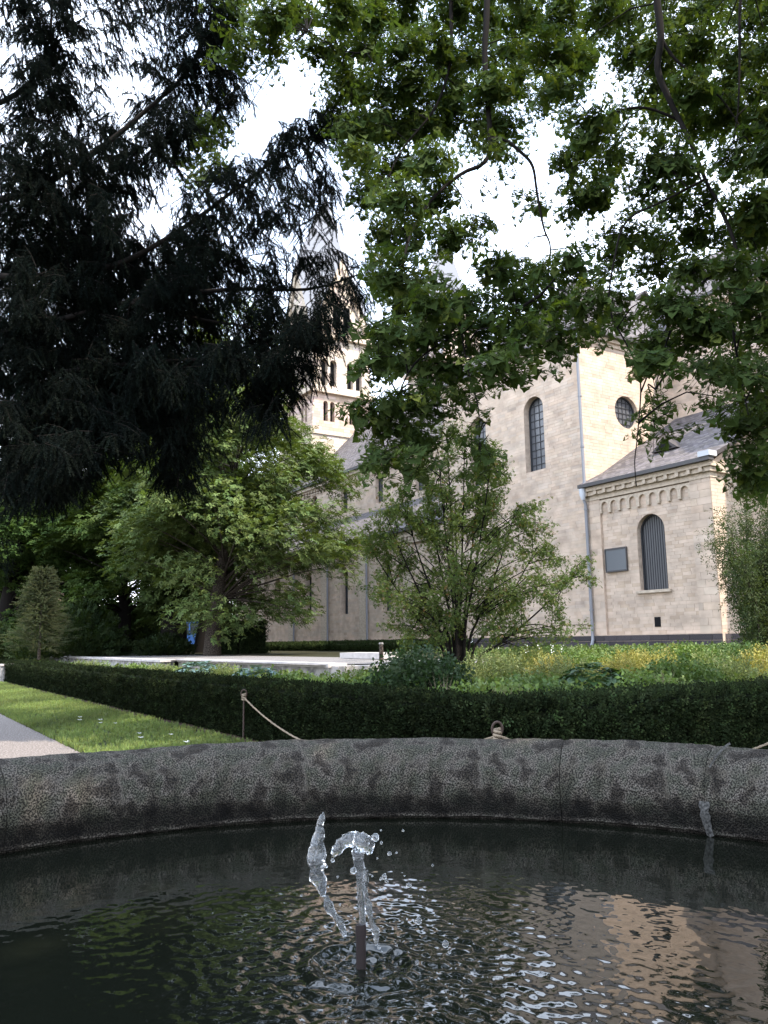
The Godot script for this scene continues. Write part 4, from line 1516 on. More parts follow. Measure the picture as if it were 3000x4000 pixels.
func smooth_line(pts: Array) -> Array:
	var c := Curve3D.new()
	for i in pts.size():
		var tan: Vector3 = (pts[mini(i + 1, pts.size() - 1)] - pts[maxi(i - 1, 0)]) * 0.17
		c.add_point(pts[i], -tan, tan)
	var out := []
	for i in pts.size() - 1:
		for k in 4:
			out.append(c.sample(i, k / 4.0))
	out.append(pts[-1])
	return out


func make_plane_tree() -> void:
	var base := Vector3(8.6, 0.5, -1.2)
	var t := thing("plane_tree", base, "large plane tree whose lobed leaves overhang the whole upper right", "tree")
	var limbs := []
	var wood := Geo.new()
	var l := func(pts: Array, r: float):
		var line := []
		for p in pts:
			line.append(p - base)
		line = smooth_line(line)
		limbs.append(line)
		wood.tube(line, taper(r, maxf(0.004, r * 0.2), line.size()), 7)
	l.call([V(5.02, 8.19, -6), V(3.98, 8.79, -7), V(3.11, 8.34, -7.6), V(3, 7.42, -7.6), V(2.94, 7.06, -7.6), V(3.04, 6.7, -7.6), V(3.13, 6.46, -7.6), V(3.2, 6.1, -7.5), V(3.3, 5.73, -7.5), V(3.37, 5.42, -7.4), V(3.48, 5.01, -7.2)], 0.05)
	l.call([V(3, 7.42, -7.6), V(3.14, 7.16, -7.6), V(3.4, 6.91, -7.6), V(3.64, 6.61, -7.6), V(3.88, 6.07, -7.6)], 0.02)
	l.call([V(3.59, 8.28, -6.8), V(2.32, 8.99, -7.6), V(1.39, 8.75, -8), V(1.22, 7.94, -8), V(1.19, 7.3, -8), V(1.2, 6.49, -7.9), V(1.11, 6.14, -7.8), V(0.86, 6.01, -7.8), V(0.52, 5.64, -7.7), V(0.27, 5.08, -7.5), V(0.17, 4.28, -7.2)], 0.045)
	l.call([V(1.16, 6.27, -7.6), V(1.3, 6.27, -7.6), V(1.48, 6.11, -7.6), V(1.58, 5.96, -7.6), V(1.61, 5.68, -7.6), V(1.66, 5.29, -7.6), V(1.72, 5.04, -7.6), V(1.62, 4.57, -7.6), V(1.42, 4.08, -7.6)], 0.022)
	l.call([V(1.46, 9.13, -8.4), V(0.94, 8.83, -8.4), V(0.87, 8.28, -8.4), V(0.86, 7.88, -8.4), V(0.66, 7.23, -8.4), V(0.23, 6.65, -8.4), V(-0.01, 6.02, -8.4)], 0.03)
	l.call([V(0.91, 8.62, -8.8), V(0.42, 8.35, -8.8), V(0.08, 8.28, -8.8), V(-0.39, 8.29, -8.8), V(-0.86, 8.58, -8.8)], 0.02)
	l.call([V(3.17, 6.53, -7.7), V(2.82, 6.68, -7.7), V(2.49, 6.63, -7.7), V(2.21, 6.4, -7.7), V(2.03, 6.05, -7.7), V(1.9, 5.65, -7.7)], 0.016)
	l.call([V(3.08, 5.43, -7), V(2.69, 5.22, -7), V(2.32, 5.02, -7), V(2.18, 4.66, -7), V(2.1, 4.16, -7), V(2.24, 3.79, -7), V(2.34, 3.47, -7), V(2.28, 2.95, -7), V(2.24, 2.71, -7), V(2.24, 2.48, -7)], 0.012)
	l.call([V(3.18, 5.19, -7), V(3.32, 4.65, -7), V(3.22, 4.02, -7), V(3.26, 3.41, -7), V(3.32, 2.82, -7)], 0.02)
	l.call([V(1.49, 4.3, -7), V(1.15, 4.1, -7), V(0.73, 3.94, -7), V(0.3, 3.65, -7), V(0.11, 3.22, -7), V(0.01, 2.75, -7)], 0.016)
	l.call([V(0.71, 3.86, -6.8), V(0.76, 3.5, -6.8), V(0.84, 3.15, -6.8), V(0.83, 2.78, -6.8)], 0.008)
	l.call([V(3.32, 4.65, -7), V(2.86, 4.28, -7), V(2.59, 3.79, -7), V(2.47, 3.37, -7)], 0.012)
	l.call([V(4.2, 9.22, -7.4), V(3.81, 7.84, -7.4), V(3.72, 7.09, -7.4), V(3.65, 6.45, -7.4), V(3.56, 6.06, -7.4)], 0.02)
	var g := Geo.new()
	g.tube([Vector3(0, -0.6, 0), Vector3(0.05, 2, 0), Vector3(0, 4.2, -0.1), Vector3(-0.3, 6.0, -0.5), Vector3(-0.6, 8.5, -0.8), Vector3(-0.5, 11.5, -0.6)], [0.48, 0.38, 0.33, 0.26, 0.17, 0.04], 12)
	obj("trunk", g.mesh(), M.bark, t)
	# limbs that reach the hanging boughs from the trunk
	for e in [limbs[0][0], limbs[2][0], limbs[4][0]]:
		wood.tube(bent(Vector3(-0.2, 5.0, -0.3), e, 0.5, 5, 0.1), taper(0.14, 0.055, 6), 8)
	var boughs := []
	var b := func(c: Vector3, r: float, n: int):
		boughs.append([c - base, r, n])
	b.call(V(-1.85, 11.2, -10.8), 0.39, 150)
	b.call(V(-1.15, 10.3, -9.84), 0.35, 150)
	b.call(V(-0.67, 10.41, -9.97), 0.36, 150)
	b.call(V(-0.03, 9.59, -9.03), 0.32, 150)
	b.call(V(0.41, 10.51, -10.15), 0.36, 150)
	b.call(V(1.02, 11.19, -10.92), 0.39, 150)
	b.call(V(1.36, 9.11, -8.62), 0.31, 150)
	b.call(V(1.68, 8.86, -8.34), 0.30, 150)
	b.call(V(2.14, 8.81, -8.26), 0.29, 150)
	b.call(V(3.35, 10.92, -10.57), 0.38, 150)
	b.call(V(3.57, 9.98, -9.59), 0.34, 150)
	b.call(V(3.84, 9.41, -8.96), 0.32, 150)
	b.call(V(5.15, 10.79, -10.56), 0.38, 150)
	b.call(V(4.75, 9.29, -8.82), 0.31, 150)
	b.call(V(5.99, 10.73, -10.35), 0.37, 150)
	b.call(V(-1.76, 8.95, -8.98), 0.32, 82)
	b.call(V(-1.17, 8.02, -7.91), 0.28, 150)
	b.call(V(-1.04, 9.13, -9.21), 0.33, 150)
	b.call(V(-0.44, 8.23, -8.11), 0.29, 150)
	b.call(V(-0.05, 8.65, -8.66), 0.31, 150)
	b.call(V(0.41, 10.38, -10.57), 0.38, 150)
	b.call(V(0.89, 8.67, -8.59), 0.31, 150)
	b.call(V(1.49, 10, -10.11), 0.36, 150)
	b.call(V(1.85, 9.08, -9.15), 0.33, 150)
	b.call(V(2.12, 8.29, -8.27), 0.30, 150)
	b.call(V(2.81, 9.06, -9.07), 0.32, 150)
	b.call(V(3.67, 10.35, -10.59), 0.38, 150)
	b.call(V(4.24, 10.13, -10.35), 0.37, 150)
	b.call(V(4.66, 10.04, -10.27), 0.37, 150)
	b.call(V(5.47, 10.39, -10.64), 0.38, 150)
	b.call(V(5.6, 9.84, -10.04), 0.36, 150)
	b.call(V(-1.48, 7.66, -7.94), 0.28, 82)
	b.call(V(-1.23, 8, -8.4), 0.30, 82)
	b.call(V(-0.64, 8.48, -8.96), 0.32, 150)
	b.call(V(-0.18, 8.72, -9.29), 0.33, 150)
	b.call(V(0.27, 7.83, -8.16), 0.29, 150)
	b.call(V(0.73, 7.96, -8.41), 0.30, 150)
	b.call(V(1.32, 9.47, -10.28), 0.37, 150)
	b.call(V(1.84, 9.3, -10.12), 0.36, 150)
	b.call(V(1.94, 7.66, -8.02), 0.29, 150)
	b.call(V(2.31, 7.89, -8.38), 0.30, 150)
	b.call(V(3.49, 9.25, -9.96), 0.36, 150)
	b.call(V(3.24, 7.82, -8.21), 0.29, 150)
	b.call(V(3.73, 7.95, -8.36), 0.30, 150)
	b.call(V(4.7, 8.69, -9.4), 0.34, 150)
	b.call(V(4.52, 7.78, -8.29), 0.30, 150)
	b.call(V(-0.39, 7.75, -8.65), 0.31, 150)
	b.call(V(-0.08, 7.6, -8.44), 0.30, 82)
	b.call(V(0.38, 7.59, -8.43), 0.30, 150)
	b.call(V(0.91, 8.06, -9.2), 0.33, 150)
	b.call(V(1.17, 7.08, -7.85), 0.28, 150)
	b.call(V(1.89, 8.67, -9.86), 0.35, 150)
	b.call(V(1.89, 6.8, -7.54), 0.27, 82)
	b.call(V(3.61, 8.23, -9.39), 0.33, 150)
	b.call(V(3.29, 6.88, -7.68), 0.27, 150)
	b.call(V(4.77, 8.51, -9.83), 0.35, 150)
	b.call(V(5.1, 8.3, -9.55), 0.34, 150)
	b.call(V(-0.6, 7.49, -8.95), 0.32, 60)
	b.call(V(-0.24, 6.95, -8.28), 0.30, 150)
	b.call(V(0.13, 7.22, -8.67), 0.31, 150)
	b.call(V(0.51, 7.29, -8.69), 0.31, 150)
	b.call(V(0.89, 7.42, -8.84), 0.32, 150)
	b.call(V(1.34, 7.47, -9.06), 0.32, 150)
	b.call(V(1.54, 7.22, -8.69), 0.31, 82)
	b.call(V(2.16, 6.32, -7.44), 0.27, 150)
	b.call(V(2.92, 7.32, -8.74), 0.31, 52)
	b.call(V(3.43, 7.47, -8.98), 0.32, 82)
	b.call(V(4.08, 7.8, -9.54), 0.34, 150)
	b.call(V(3.78, 6.77, -7.98), 0.28, 150)
	b.call(V(4.04, 6.51, -7.65), 0.27, 150)
	b.call(V(-2.31, 7.67, -9.43), 0.34, 75)
	b.call(V(-2.23, 8.15, -10.07), 0.36, 90)
	b.call(V(-2.74, 7.9, -10.47), 0.37, 59)
	b.call(V(-2.13, 7.07, -9.27), 0.33, 65)
	b.call(V(-0.2, 5.9, -7.3), 0.26, 59)
	b.call(V(0.18, 6.95, -9.03), 0.32, 108)
	b.call(V(0.5, 6.04, -7.64), 0.27, 108)
	b.call(V(1.21, 6.08, -7.63), 0.27, 43)
	b.call(V(2.23, 6.62, -8.49), 0.30, 108)
	b.call(V(2.81, 6.96, -9.01), 0.32, 108)
	b.call(V(2.66, 5.74, -7.15), 0.26, 108)
	b.call(V(2.91, 5.65, -7.07), 0.25, 59)
	b.call(V(3.69, 6.09, -7.72), 0.28, 108)
	b.call(V(3.81, 5.87, -7.3), 0.26, 108)
	b.call(V(-0.13, 6.32, -8.65), 0.31, 108)
	b.call(V(0.15, 5.21, -6.82), 0.24, 108)
	b.call(V(0.6, 5.99, -8.18), 0.29, 108)
	b.call(V(1.77, 6.38, -8.95), 0.32, 43)
	b.call(V(2.04, 5.78, -7.82), 0.28, 108)
	b.call(V(2.35, 5.79, -7.81), 0.28, 108)
	b.call(V(2.62, 5.49, -7.35), 0.26, 65)
	b.call(V(3.16, 5.77, -7.93), 0.28, 108)
	b.call(V(3.42, 5.58, -7.63), 0.27, 59)
	b.call(V(3.4, 5.15, -6.91), 0.25, 108)
	b.call(V(3.73, 5.22, -7.01), 0.25, 108)
	b.call(V(0.04, 5.75, -8.5), 0.30, 108)
	b.call(V(0.32, 5.72, -8.43), 0.30, 108)
	b.call(V(0.69, 5.17, -7.49), 0.27, 108)
	b.call(V(1.03, 5.55, -8.07), 0.29, 38)
	b.call(V(2.67, 5.48, -8.06), 0.29, 108)
	b.call(V(3.23, 5.76, -8.66), 0.31, 108)
	b.call(V(3.53, 5.56, -8.23), 0.29, 108)
	b.call(V(3.88, 5.6, -8.38), 0.30, 108)
	b.call(V(3.76, 5.18, -7.44), 0.27, 108)
	b.call(V(0.01, 4.74, -7.35), 0.26, 88)
	b.call(V(0.2, 4.28, -6.42), 0.23, 88)
	b.call(V(0.52, 4.62, -7.01), 0.25, 26)
	b.call(V(0.98, 4.42, -6.6), 0.24, 88)
	b.call(V(1.44, 5.1, -8.12), 0.29, 88)
	b.call(V(1.6, 4.7, -7.36), 0.26, 70)
	b.call(V(1.75, 4.49, -6.76), 0.24, 70)
	b.call(V(2.42, 5.01, -7.87), 0.28, 88)
	b.call(V(2.92, 5.1, -8.13), 0.29, 88)
	b.call(V(2.94, 4.62, -7.11), 0.25, 88)
	b.call(V(3.15, 4.38, -6.73), 0.24, 88)
	b.call(V(3.77, 4.7, -7.43), 0.26, 88)
	b.call(V(0.23, 4.38, -7.25), 0.26, 88)
	b.call(V(0.44, 3.86, -6.17), 0.22, 88)
	b.call(V(0.71, 4.21, -6.96), 0.25, 53)
	b.call(V(1.02, 4.29, -7.15), 0.26, 88)
	b.call(V(1.34, 4.38, -7.25), 0.26, 88)
	b.call(V(1.79, 4.64, -8.07), 0.29, 88)
	b.call(V(1.68, 3.95, -6.38), 0.23, 88)
	b.call(V(2.51, 4.63, -8.02), 0.29, 88)
	b.call(V(2.41, 4.01, -6.51), 0.23, 88)
	b.call(V(2.7, 3.9, -6.38), 0.23, 88)
	b.call(V(3.11, 4.03, -6.52), 0.23, 88)
	b.call(V(3.43, 4.08, -6.79), 0.24, 88)
	b.call(V(-0.01, 3.6, -6.15), 0.22, 88)
	b.call(V(0.33, 3.97, -6.99), 0.25, 88)
	b.call(V(0.59, 3.98, -7.03), 0.25, 88)
	b.call(V(0.9, 3.86, -6.79), 0.24, 88)
	b.call(V(1.15, 3.7, -6.36), 0.23, 88)
	b.call(V(1.59, 3.92, -7.03), 0.25, 88)
	b.call(V(2.05, 4.19, -7.71), 0.28, 44)
	b.call(V(2.69, 4.13, -7.61), 0.27, 88)
	b.call(V(2.71, 3.76, -6.59), 0.23, 88)
	b.call(V(3.69, 4.32, -8), 0.29, 88)
	b.call(V(3.24, 3.7, -6.43), 0.23, 88)
	b.call(V(-0.08, 3.33, -6.05), 0.22, 34)
	b.call(V(0.16, 3.82, -7.46), 0.27, 68)
	b.call(V(0.41, 3.74, -7.25), 0.26, 68)
	b.call(V(0.69, 3.75, -7.24), 0.26, 68)
	b.call(V(0.92, 3.28, -6.08), 0.22, 68)
	b.call(V(1.28, 3.57, -6.87), 0.25, 34)
	b.call(V(2.09, 3.28, -5.99), 0.21, 41)
	b.call(V(2.62, 3.64, -6.97), 0.25, 27)
	b.call(V(2.57, 3.3, -6.15), 0.22, 41)
	b.call(V(3.46, 3.83, -7.56), 0.27, 68)
	b.call(V(3.03, 3.23, -6.04), 0.22, 68)
	b.call(V(-0.1, 3.18, -6.69), 0.24, 68)
	b.call(V(0.24, 3.23, -6.7), 0.24, 68)
	b.call(V(0.48, 3.3, -6.97), 0.25, 68)
	b.call(V(0.75, 3.43, -7.46), 0.27, 27)
	b.call(V(2.52, 3.36, -7.25), 0.26, 27)
	b.call(V(2.62, 3.02, -6.09), 0.22, 20)
	b.call(V(3.51, 3.48, -7.56), 0.27, 54)
	b.call(V(3.73, 3.39, -7.49), 0.27, 68)
	b.call(V(-0.02, 3.05, -6.97), 0.25, 68)
	b.call(V(0.23, 3.11, -7.38), 0.26, 68)
	b.call(V(0.46, 3.08, -7.26), 0.26, 27)
	b.call(V(0.83, 2.9, -6.58), 0.23, 24)
	b.call(V(2.5, 3.03, -7.16), 0.26, 20)
	b.call(V(3.03, 2.87, -6.58), 0.23, 34)
	b.call(V(3.14, 2.89, -6.45), 0.23, 68)
	b.call(V(0, 2.69, -6.57), 0.23, 41)
	b.call(V(0.2, 2.58, -6.32), 0.23, 34)
	b.call(V(0.81, 2.62, -6.54), 0.23, 20)
	b.call(V(3.23, 2.68, -6.94), 0.25, 68)
	b.call(V(3.47, 2.69, -7.16), 0.26, 68)
	b.call(V(3.72, 2.65, -7.85), 0.28, 41)
	b.call(V(-0.64, 12.48, -12.44), 0.44, 82)
	b.call(V(0.07, 10.34, -10.06), 0.36, 82)
	b.call(V(0.61, 10.48, -10.23), 0.36, 82)
	b.call(V(1.35, 11.8, -11.79), 0.42, 82)
	b.call(V(2.04, 11.84, -11.85), 0.42, 82)
	b.call(V(2.97, 12.64, -12.68), 0.45, 82)
	b.call(V(3.43, 12.48, -12.51), 0.45, 82)
	b.call(V(3.42, 10.55, -10.44), 0.37, 82)
	b.call(V(4.51, 11.71, -11.6), 0.41, 82)
	b.call(V(5.85, 13.13, -13.15), 0.47, 82)
	b.call(V(5.92, 11.95, -11.95), 0.43, 82)
	b.call(V(6.67, 12.16, -12.15), 0.43, 82)
	b.call(V(7.41, 12.34, -12.36), 0.44, 82)
	b.call(V(-0.51, 10.41, -10.74), 0.38, 82)
	b.call(V(0.03, 11.89, -12.49), 0.45, 82)
	b.call(V(0.77, 11.73, -12.47), 0.44, 82)
	b.call(V(1.44, 12.27, -13.15), 0.47, 82)
	b.call(V(1.86, 10.77, -11.37), 0.41, 82)
	b.call(V(2.4, 10.21, -10.73), 0.38, 82)
	b.call(V(3.44, 11.6, -12.38), 0.44, 82)
	b.call(V(4.11, 11.86, -12.71), 0.45, 82)
	b.call(V(4.45, 11.44, -12.04), 0.43, 82)
	b.call(V(4.23, 9.73, -10.07), 0.36, 82)
	b.call(V(5.43, 10.89, -11.42), 0.41, 82)
	b.call(V(5.73, 10.29, -10.79), 0.39, 82)
	b.call(V(7.29, 11.8, -12.57), 0.45, 82)
	b.call(V(-0.72, 11.59, -13.18), 0.47, 82)
	b.call(V(-0.05, 9.4, -10.28), 0.37, 82)
	b.call(V(0.61, 10.71, -12.05), 0.43, 82)
	b.call(V(1.17, 10.96, -12.25), 0.44, 82)
	b.call(V(1.83, 10.75, -12.07), 0.43, 82)
	b.call(V(2.24, 9.75, -10.75), 0.38, 82)
	b.call(V(3.42, 11.34, -12.92), 0.46, 82)
	b.call(V(3.17, 9.82, -10.82), 0.39, 82)
	b.call(V(3.71, 9.26, -10.24), 0.37, 82)
	b.call(V(4.19, 9.29, -10.19), 0.36, 82)
	b.call(V(5.58, 10.69, -12.07), 0.43, 82)
	b.call(V(5.46, 9.55, -10.62), 0.38, 82)
	b.call(V(7.19, 11.21, -12.78), 0.46, 82)
	b.call(V(-0.34, 10.66, -12.68), 0.45, 82)
	b.call(V(0.18, 9.01, -10.63), 0.38, 45)
	b.call(V(0.76, 10.62, -12.68), 0.45, 82)
	b.call(V(1.44, 10.99, -13.3), 0.47, 82)
	b.call(V(2, 10.38, -12.46), 0.44, 82)
	b.call(V(2.48, 9.43, -11.16), 0.40, 82)
	b.call(V(2.63, 8.61, -10.16), 0.36, 45)
	b.call(V(4.54, 9.67, -11.56), 0.41, 82)
	b.call(V(5.67, 10.44, -12.57), 0.45, 82)
	b.call(V(6.02, 10.16, -12.17), 0.43, 82)
	b.call(V(6.69, 10.3, -12.39), 0.44, 82)
	b.call(V(-0.15, 8.34, -10.38), 0.37, 82)
	b.call(V(0.29, 8.8, -11.15), 0.40, 82)
	b.call(V(0.8, 9.28, -11.85), 0.42, 82)
	b.call(V(1.59, 10.04, -13.04), 0.47, 59)
	b.call(V(1.71, 8.62, -10.94), 0.39, 59)
	b.call(V(2.53, 10.17, -13.11), 0.47, 45)
	b.call(V(3.5, 8.82, -11.14), 0.40, 82)
	b.call(V(4.46, 8.87, -11.25), 0.40, 45)
	b.call(V(5.24, 9.28, -11.84), 0.42, 82)
	b.call(V(6.35, 9.86, -12.78), 0.46, 82)
	b.call(V(6.79, 9.73, -12.51), 0.45, 82)
	b.call(V(-0.05, 7.49, -9.97), 0.36, 33)
	b.call(V(0.45, 8.63, -11.85), 0.42, 59)
	b.call(V(1.09, 9.12, -12.66), 0.45, 59)
	b.call(V(3.49, 9.07, -12.61), 0.45, 59)
	b.call(V(4.01, 9.03, -12.43), 0.44, 59)
	b.call(V(4.67, 8.79, -12.08), 0.43, 59)
	b.call(V(5.22, 8.7, -12.13), 0.43, 33)
	b.call(V(6.11, 9.03, -12.53), 0.45, 59)
	b.call(V(5.99, 8.14, -11.25), 0.40, 59)
	var places := []
	var tints := []
	var twigs := Geo.new()
	for q in boughs:
		var c: Vector3 = q[0]
		var r: float = q[1]
		var near := nearest_on(limbs, c)
		if near.distance_to(c) < 2.2:
			twigs.tube(bent(near, c, 0.12, 3, 0.05), taper(0.009, 0.004, 4), 4, false)
		var bt := rnd(0.75, 1.15)
		# leafy shoots, each with leaves on stalks to both sides
		var shoots := int(ceil(q[2] / 8.0))
		for sh in shoots:
			var d := unit()
			d = Vector3(d.x * 1.25, d.y * 0.85, d.z * 1.6)
			var off := unit() * r * 0.45
			var s0 := c + off - d * r * 0.35
			var s1 := c + off + d * r * 0.85 + Vector3(0, -0.05, 0)
			var dir := (s1 - s0).normalized()
			twigs.tube([s0, s0.lerp(s1, 0.5) + Vector3(0, 0.02, 0), s1], [0.004, 0.003, 0.0015], 3, false)
			var across := dir.cross(Vector3.UP).normalized()
			for i in 8:
				var sd := 1.0 if i % 2 == 0 else -1.0
				var f := (i + rnd(0.3, 1.0)) / 8.0
				var out := (across * sd * 0.8 + dir * rnd(0.1, 0.8) + unit() * 0.4).normalized()
				var foot := s0.lerp(s1, f) + Vector3(0, 0.02 * sin(PI * f), 0)
				var p := foot + out * rnd(0.02, 0.05)
				twigs.tri(foot, p, foot + Vector3(0, 0.003, 0))
				var y := (out + Vector3(0, rnd(-0.9, -0.2), 0)).normalized()
				var z := (Vector3.UP + unit() * 0.65).normalized()
				var x := y.cross(z).normalized()
				var s := lerpf(0.17, 0.09, f) * rnd(0.8, 1.2)
				places.append(Transform3D(Basis(x, y, x.cross(y)).scaled(Vector3.ONE * s), p))
				tints.append(tone((Color(0.050, 0.078, 0.026) if rng.randf() < 0.84 else Color(0.080, 0.110, 0.032)) * bt, 0.22))
	obj("limbs", wood.mesh(), M.bark_dark, t)
	obj("twigs", twigs.mesh(), M.bark_dark, t)
	# the leaves nearest the viewer are single pieces
	var order := range(places.size())
	var eye := Vector3(0, 1.15, 0) - base
	order.sort_custom(func(i, j): return (places[i].origin - eye).length() / places[i].basis.x.length() < (places[j].origin - eye).length() / places[j].basis.x.length())
	var kinds := []
	for c in [Color(0.040, 0.064, 0.021), Color(0.049, 0.077, 0.025), Color(0.061, 0.091, 0.029), Color(0.044, 0.070, 0.023)]:
		kinds.append(plane_leaf(c))
	for k in 300:
		var o := obj("leaf", kinds[rng.randi() % 4], M.leaf_plane, t)
		o.transform = places[order[k]]
	var p2 := []
	var t2 := []
	for k in range(300, order.size()):
		p2.append(places[order[k]])
		t2.append(tints[order[k]])
	scatter("foliage", plane_leaf(), M.leaf_plane, p2, t2, t)
	# the rest of the crown, above and to the right
	var many := Geo.new()
	var spray := sprig(7, 0.17, 0.17, 0.42, 0.4, 0.3)
	places = []
	tints = []
	for i in 6500:
		var d := unit()
		var p := Vector3(8.2, 8.6, -2.0) + Vector3(d.x * 6.4, d.y * 4.0, d.z * 6.2) * pow(rng.randf(), 0.4)
		if p.z < 0.0 and p.x < 0.56 * -p.z + 0.8 and p.y < 1.15 + 1.12 * -p.z:
			continue
		places.append(turned(Vector3(d.x, -0.3, d.z) + unit() * 0.5, rnd(0, TAU), rnd(0.8, 1.3), p - base))
		tints.append(tone(Color(0.055, 0.095, 0.022), 0.25))
	scatter("crown", spray, M.leaf_plane, places, tints, t)


func make_conifer() -> void:
	var base := Vector3(-7.6, 0.0, -10.8)
	var t := thing("spruce_tree", base, "dark drooping spruce whose hanging branches fill the upper left", "tree")
	var limbs := []
	var wood := Geo.new()
	var l := func(pts: Array, r: float):
		var line := []
		for p in pts:
			line.append(p - base)
		line = smooth_line(line)
		limbs.append(line)
		wood.tube(line, taper(r, 0.008, line.size()), 6)
	l.call([V(-7.52, 6.84, -11), V(-5.14, 6.1, -10.2), V(-3.62, 5.99, -9.8), V(-2.55, 6.35, -9.5), V(-1.55, 6.99, -9.3), V(-0.38, 7.78, -9.2)], 0.06)
	l.call([V(-7.41, 5.65, -11), V(-5.09, 5.3, -10.2), V(-3.33, 5.62, -10), V(-1.91, 5.59, -9.6), V(-0.9, 5.44, -9.3), V(-0.23, 5.49, -9)], 0.055)
	l.call([V(-7.35, 4.88, -11), V(-5.05, 4.66, -10.2), V(-3.3, 4.77, -10), V(-1.93, 4.75, -9.8), V(-0.93, 4.66, -9.6)], 0.05)
	l.call([V(-7.59, 7.65, -11), V(-5.27, 7.28, -10.3), V(-4.1, 7.61, -10), V(-3.22, 8.37, -10), V(-2.58, 9.1, -10), V(-2.24, 10.3, -10)], 0.06)
	l.call([V(-7.7, 8.9, -11), V(-5.46, 8.92, -10.5), V(-4.61, 9.33, -10), V(-4.6, 10.54, -10)], 0.05)
	l.call([V(-7.28, 4.13, -11), V(-5.12, 4.12, -10.4), V(-4.02, 4.22, -10.2), V(-2.62, 4.31, -10), V(-2.62, 3.14, -10)], 0.04)
	l.call([V(-7.26, 3.95, -11), V(-5.09, 3.73, -10.4), V(-4.36, 3.56, -10.3), V(-4.17, 3.15, -10.3)], 0.03)
	l.call([V(-3.27, 5.53, -9.8), V(-2.27, 5.27, -9.8), V(-1.58, 5.09, -9.8), V(-1.28, 4.4, -9.8)], 0.025)
	var g := Geo.new()
	g.tube([Vector3(0, -0.2, 0), Vector3(0, 3, 0), Vector3(0, 8, 0), Vector3(0.1, 14, 0)], [0.42, 0.34, 0.24, 0.05], 12)
	obj("trunk", g.mesh(), M.bark_dark, t)
	for q in limbs:
		if absf(q[0].x) < 3.5:
			wood.tube([Vector3(0, q[0].y + 0.3, 0), q[0]], [0.09, 0.06], 6)
	var boughs := []
	var b := func(c: Vector3, r: float, n: int):
		boughs.append([c - base, r, n])
	b.call(V(-5.4, 10.83, -10.55), 0.27, 200)
	b.call(V(-4.91, 11, -10.67), 0.27, 200)
	b.call(V(-4.04, 10.2, -9.87), 0.25, 120)
	b.call(V(-3.98, 11.28, -11.02), 0.28, 200)
	b.call(V(-3.45, 11.33, -11.11), 0.28, 120)
	b.call(V(-2.66, 10.48, -10.16), 0.26, 200)
	b.call(V(-2.23, 10.21, -9.9), 0.25, 200)
	b.call(V(-5.46, 10.62, -10.73), 0.27, 200)
	b.call(V(-4.16, 9.27, -9.24), 0.24, 200)
	b.call(V(-3.96, 9.55, -9.56), 0.24, 80)
	b.call(V(-3.47, 9.62, -9.6), 0.24, 100)
	b.call(V(-3.44, 10.61, -10.82), 0.28, 100)
	b.call(V(-2.74, 9.95, -9.99), 0.25, 200)
	b.call(V(-2.04, 8.88, -8.89), 0.23, 200)
	b.call(V(-1.94, 9.37, -9.37), 0.24, 80)
	b.call(V(-5.36, 9.68, -10.35), 0.26, 80)
	b.call(V(-4.47, 9.06, -9.53), 0.24, 200)
	b.call(V(-4.3, 9.06, -9.61), 0.24, 200)
	b.call(V(-4.13, 9.4, -10.05), 0.26, 100)
	b.call(V(-4.15, 10.31, -11.18), 0.28, 100)
	b.call(V(-3.46, 10.44, -11.29), 0.29, 100)
	b.call(V(-2.31, 8.53, -8.93), 0.23, 200)
	b.call(V(-2.12, 9.17, -9.8), 0.25, 200)
	b.call(V(-4.83, 8.52, -9.51), 0.24, 60)
	b.call(V(-4.43, 8.43, -9.42), 0.24, 200)
	b.call(V(-4.37, 8.71, -9.77), 0.25, 200)
	b.call(V(-4.17, 9.15, -10.38), 0.26, 70)
	b.call(V(-2.89, 8.63, -9.64), 0.25, 120)
	b.call(V(-2.64, 8.93, -10.14), 0.26, 200)
	b.call(V(-2.09, 8.41, -9.49), 0.24, 200)
	b.call(V(-2.2, 9.52, -10.8), 0.28, 120)
	b.call(V(-5.63, 9.08, -11), 0.28, 80)
	b.call(V(-4.4, 8.07, -9.5), 0.24, 200)
	b.call(V(-4.31, 8.46, -10.05), 0.26, 200)
	b.call(V(-3.91, 8.56, -10.33), 0.26, 80)
	b.call(V(-3.45, 9.01, -10.85), 0.28, 200)
	b.call(V(-2.54, 7.62, -9.04), 0.23, 200)
	b.call(V(-2.43, 8.54, -10.21), 0.26, 120)
	b.call(V(-5.43, 8.63, -10.96), 0.28, 200)
	b.call(V(-4.14, 7.27, -9), 0.23, 200)
	b.call(V(-4.49, 8.37, -10.66), 0.27, 200)
	b.call(V(-3.53, 7.27, -9.07), 0.23, 140)
	b.call(V(-4, 8.8, -11.31), 0.29, 200)
	b.call(V(-2.8, 7.1, -8.83), 0.23, 200)
	b.call(V(-2.74, 7.48, -9.42), 0.24, 120)
	b.call(V(-4.35, 6.77, -8.83), 0.22, 200)
	b.call(V(-4.16, 7.05, -9.34), 0.24, 200)
	b.call(V(-4.03, 7.38, -9.78), 0.25, 200)
	b.call(V(-3.63, 7.31, -9.68), 0.25, 200)
	b.call(V(-3.27, 7.14, -9.47), 0.24, 160)
	b.call(V(-3.12, 7.24, -9.66), 0.25, 100)
	b.call(V(-5.18, 7.5, -10.68), 0.27, 200)
	b.call(V(-4.08, 6.49, -9.04), 0.23, 200)
	b.call(V(-4.39, 7.47, -10.56), 0.27, 200)
	b.call(V(-3.72, 7.03, -9.85), 0.25, 200)
	b.call(V(-3.21, 6.5, -9.03), 0.23, 100)
	b.call(V(-4.49, 6.28, -9.12), 0.23, 185)
	b.call(V(-5.02, 7.44, -11.19), 0.29, 185)
	b.call(V(-4.3, 6.99, -10.48), 0.27, 185)
	b.call(V(-3.68, 6.57, -9.8), 0.25, 130)
